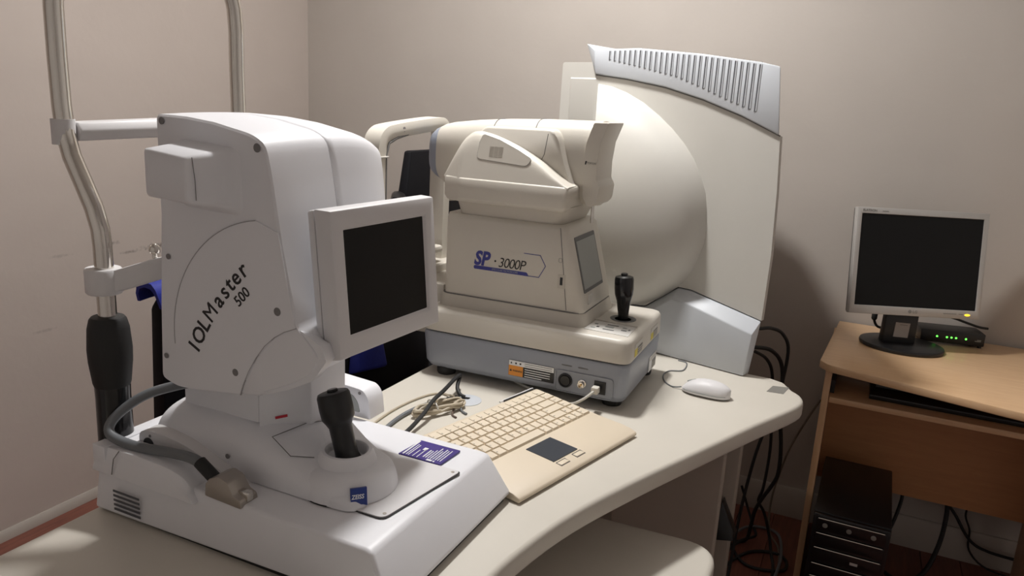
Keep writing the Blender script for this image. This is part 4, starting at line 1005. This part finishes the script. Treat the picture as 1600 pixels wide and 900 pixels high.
cable('desk_cable', [(2.675, -.07, .40), (2.68, -.075, .26), (2.685, -.09, .18), (2.675, -.13, .10), (2.645, -.19, .03), (2.60, -.25, .0085), (2.54, -.32, .0068)], .0072, rubber_m, 'thick black cable curving to the floor under the desk middle', group=G)
cable('desk_cable', [(2.665, -.065, .40), (2.672, -.065, .25), (2.72, -.05, .17), (2.77, -.05, .10), (2.83, -.05, .075), (2.95, -.05, .07)], .0050, rubber_m, 'black cable slanting right from the back panel edge under the desk', group=G)
cable('desk_cable', [(2.72, -.06, .40), (2.742, -.06, .25), (2.745, -.045, .18), (2.765, -.04, .13), (2.775, -.04, .06), (2.83, -.06, .02), (2.95, -.06, .006)], .0032, rubber_m, 'thin black wire hanging rightmost under the desk back panel', group=G)
cable('perimeter_lead', [(2.04, -.56, .83), (2.075, -.54, .83), (2.10, -.50, .825), (2.13, -.45, .80), (2.15, -.42, .74), (2.14, -.42, .60), (2.10, -.43, .40), (2.08, -.45, .20), (2.075, -.50, .03), (2.075, -.58, .0065), (2.03, -.66, .006)], .0052, rubber_m, 'black lead leaving the rear of the field analyser above the table', group=G)
# outlet block behind the table
pdl = MB().px([(-.86, .300), (-.80, .295), (-.79, .31), (-.84, .40), (-.86, .40)], 2.055, 2.06)
pdl = MB().loft([[(2.05, -.83, .298), (2.108, -.83, .312), (2.10, -.80, .325), (2.062, -.80, .402), (2.05, -.80, .402)][:4], [(2.05, -.763, .298), (2.108, -.763, .312), (2.10, -.763, .325), (2.062, -.763, .402)]])
po_ = pdl.build('cable_pouch', black_m, bevel=.003)
tag(po_, 'black wedge shaped pouch fixed to the table column below the right end', 'pouch')

# ================================================================== CHAIRS BEHIND THE TABLE
C1 = thing('patient_chair', 'tall narrow backed black chair behind the microscope chin rest', 'chair', (1.0, -.45, 0))
MB().pz(rrect(.80, 1.25, -.66, -.10, .06), .46, .53).build('seat', chair_m, C1, bevel=.02, bseg=3)
MB().loft([[(.845, -.66, .60), (.895, -.66, .60), (.895, -.14, .60), (.845, -.14, .60)], [(.86, -.60, 1.05), (.90, -.60, 1.05), (.90, -.18, 1.05), (.86, -.18, 1.05)], [(.87, -.568, 1.247), (.90, -.568, 1.247), (.90, -.20, 1.247), (.87, -.20, 1.247)]]).build('backrest', chair_m, C1, bevel=.008)
MB().box(.86, .90, -.46, -.32, .44, .64).build('back_bracket', black_m, C1)
MB().tube(spline([(.885, -.60, 1.095), (.90, -.65, 1.105), (.93, -.70, 1.108), (.95, -.735, 1.098)], 5), .016, 10).build('armrest', black_m, C1)
MB().lathe([(.03, .06), (.03, .47)], (1.04, -.52, 0)).build('column', black_m, C1)
for a in range(5):
    an = 2 * PI * a / 5; d = Vector((math.cos(an), math.sin(an), 0))
    MB().tube([Vector((1.04, -.52, .10)), Vector((1.04, -.52, .055)) + d * .26], [.022, .016]).build('leg', black_m, C1)
    MB().lathe([(0, -.012), (.024, -.012), (.026, 0), (.024, .012), (0, .012)], Vector((1.04, -.52, .027)) + d * .26, axis=d.cross(Z)).build('caster', black_m, C1)
C2 = thing('waiting_bench', 'low black two seat bench behind the biometer', 'bench', (1.0, -1.17, 0))
MB().pz(rrect(.86, 1.20, -1.62, -.70, .05), .48, .55).build('seat', chair_m, C2, bevel=.02, bseg=3)
MB().loft([[(.83, -1.575, .62), (.87, -1.575, .62), (.87, -.74, .62), (.83, -.74, .62)], [(.845, -1.575, .92), (.88, -1.575, .92), (.88, -.74, .92), (.845, -.74, .92)], [(.85, -1.56, .945), (.878, -1.56, .945), (.878, -.75, .945), (.85, -.75, .945)]]).build('backrest', chair_m, C2, bevel=.008)
for yy in (-1.45, -.88):
    MB().box(.842, .862, yy - .03, yy + .03, .46, .66).build('back_bracket', black_m, C2)
for lx in (.90, 1.16):
    for ly in (-1.55, -.78):
        MB().tube([(lx, ly, 0), (lx, ly, .485)], .014).build('leg', black_m, C2)
# blue garment over chair back
gar = MB()
gp = [(.902, .915), (.901, .945), (.897, .962), (.884, .974), (.862, .976), (.838, .966), (.830, .945), (.826, .925)]
gi = [(.892, .915), (.892, .943), (.890, .955), (.880, .962), (.862, .964), (.846, .958), (.838, .945), (.834, .925)]
sec = gp + list(reversed(gi))
ringsg = []
for i in range(13):
    y = -1.602 + i * .036
    ringsg.append([(x + .003 * math.sin(i * 1.3 + z * 20), y + (.05 * max(0, .955 - z) / .04 if i == 0 else 0) * .3, z + .012 + .005 * math.sin(i * .9)) for x, z in sec])
go = gar.loft(ringsg).build('blue_garment', blue_cloth_m, ang=60)
tag(go, 'bright blue garment hung over the bench back behind the biometer', 'garment')
# backpack on the bench
bk = thing('backpack', 'black backpack with a blue front pocket below the biometer screen', 'bag', (1.02, -.98, .55))
def bring(z, s_): return zr([(x, y) for x, y in ell(1.015, -1.0, .125 * s_, .27 * s_, 28, 3.4)], z)
MB().loft([bring(.551, .9), bring(.57, 1.0), bring(.72, 1.0), bring(.80, .92), bring(.83, .75)]).build('bag_body', chair_m, bk, ang=60)
MB().loft([[(1.125, -1.21, .70), (1.125, -1.05, .675), (1.125, -1.07, .79), (1.125, -1.20, .79)], [(1.156, -1.20, .712), (1.156, -1.065, .69), (1.148, -1.08, .77), (1.148, -1.19, .77)]]).build('bag_pocket', blue_cloth_m, bk, bevel=.008, label='bright blue pocket')
MB().tube(spline([(1.0, -1.1, .82), (1.02, -1.05, .865), (1.05, -.97, .87), (1.05, -.90, .82)], 5), .010, 8).build('strap', chair_m, bk)
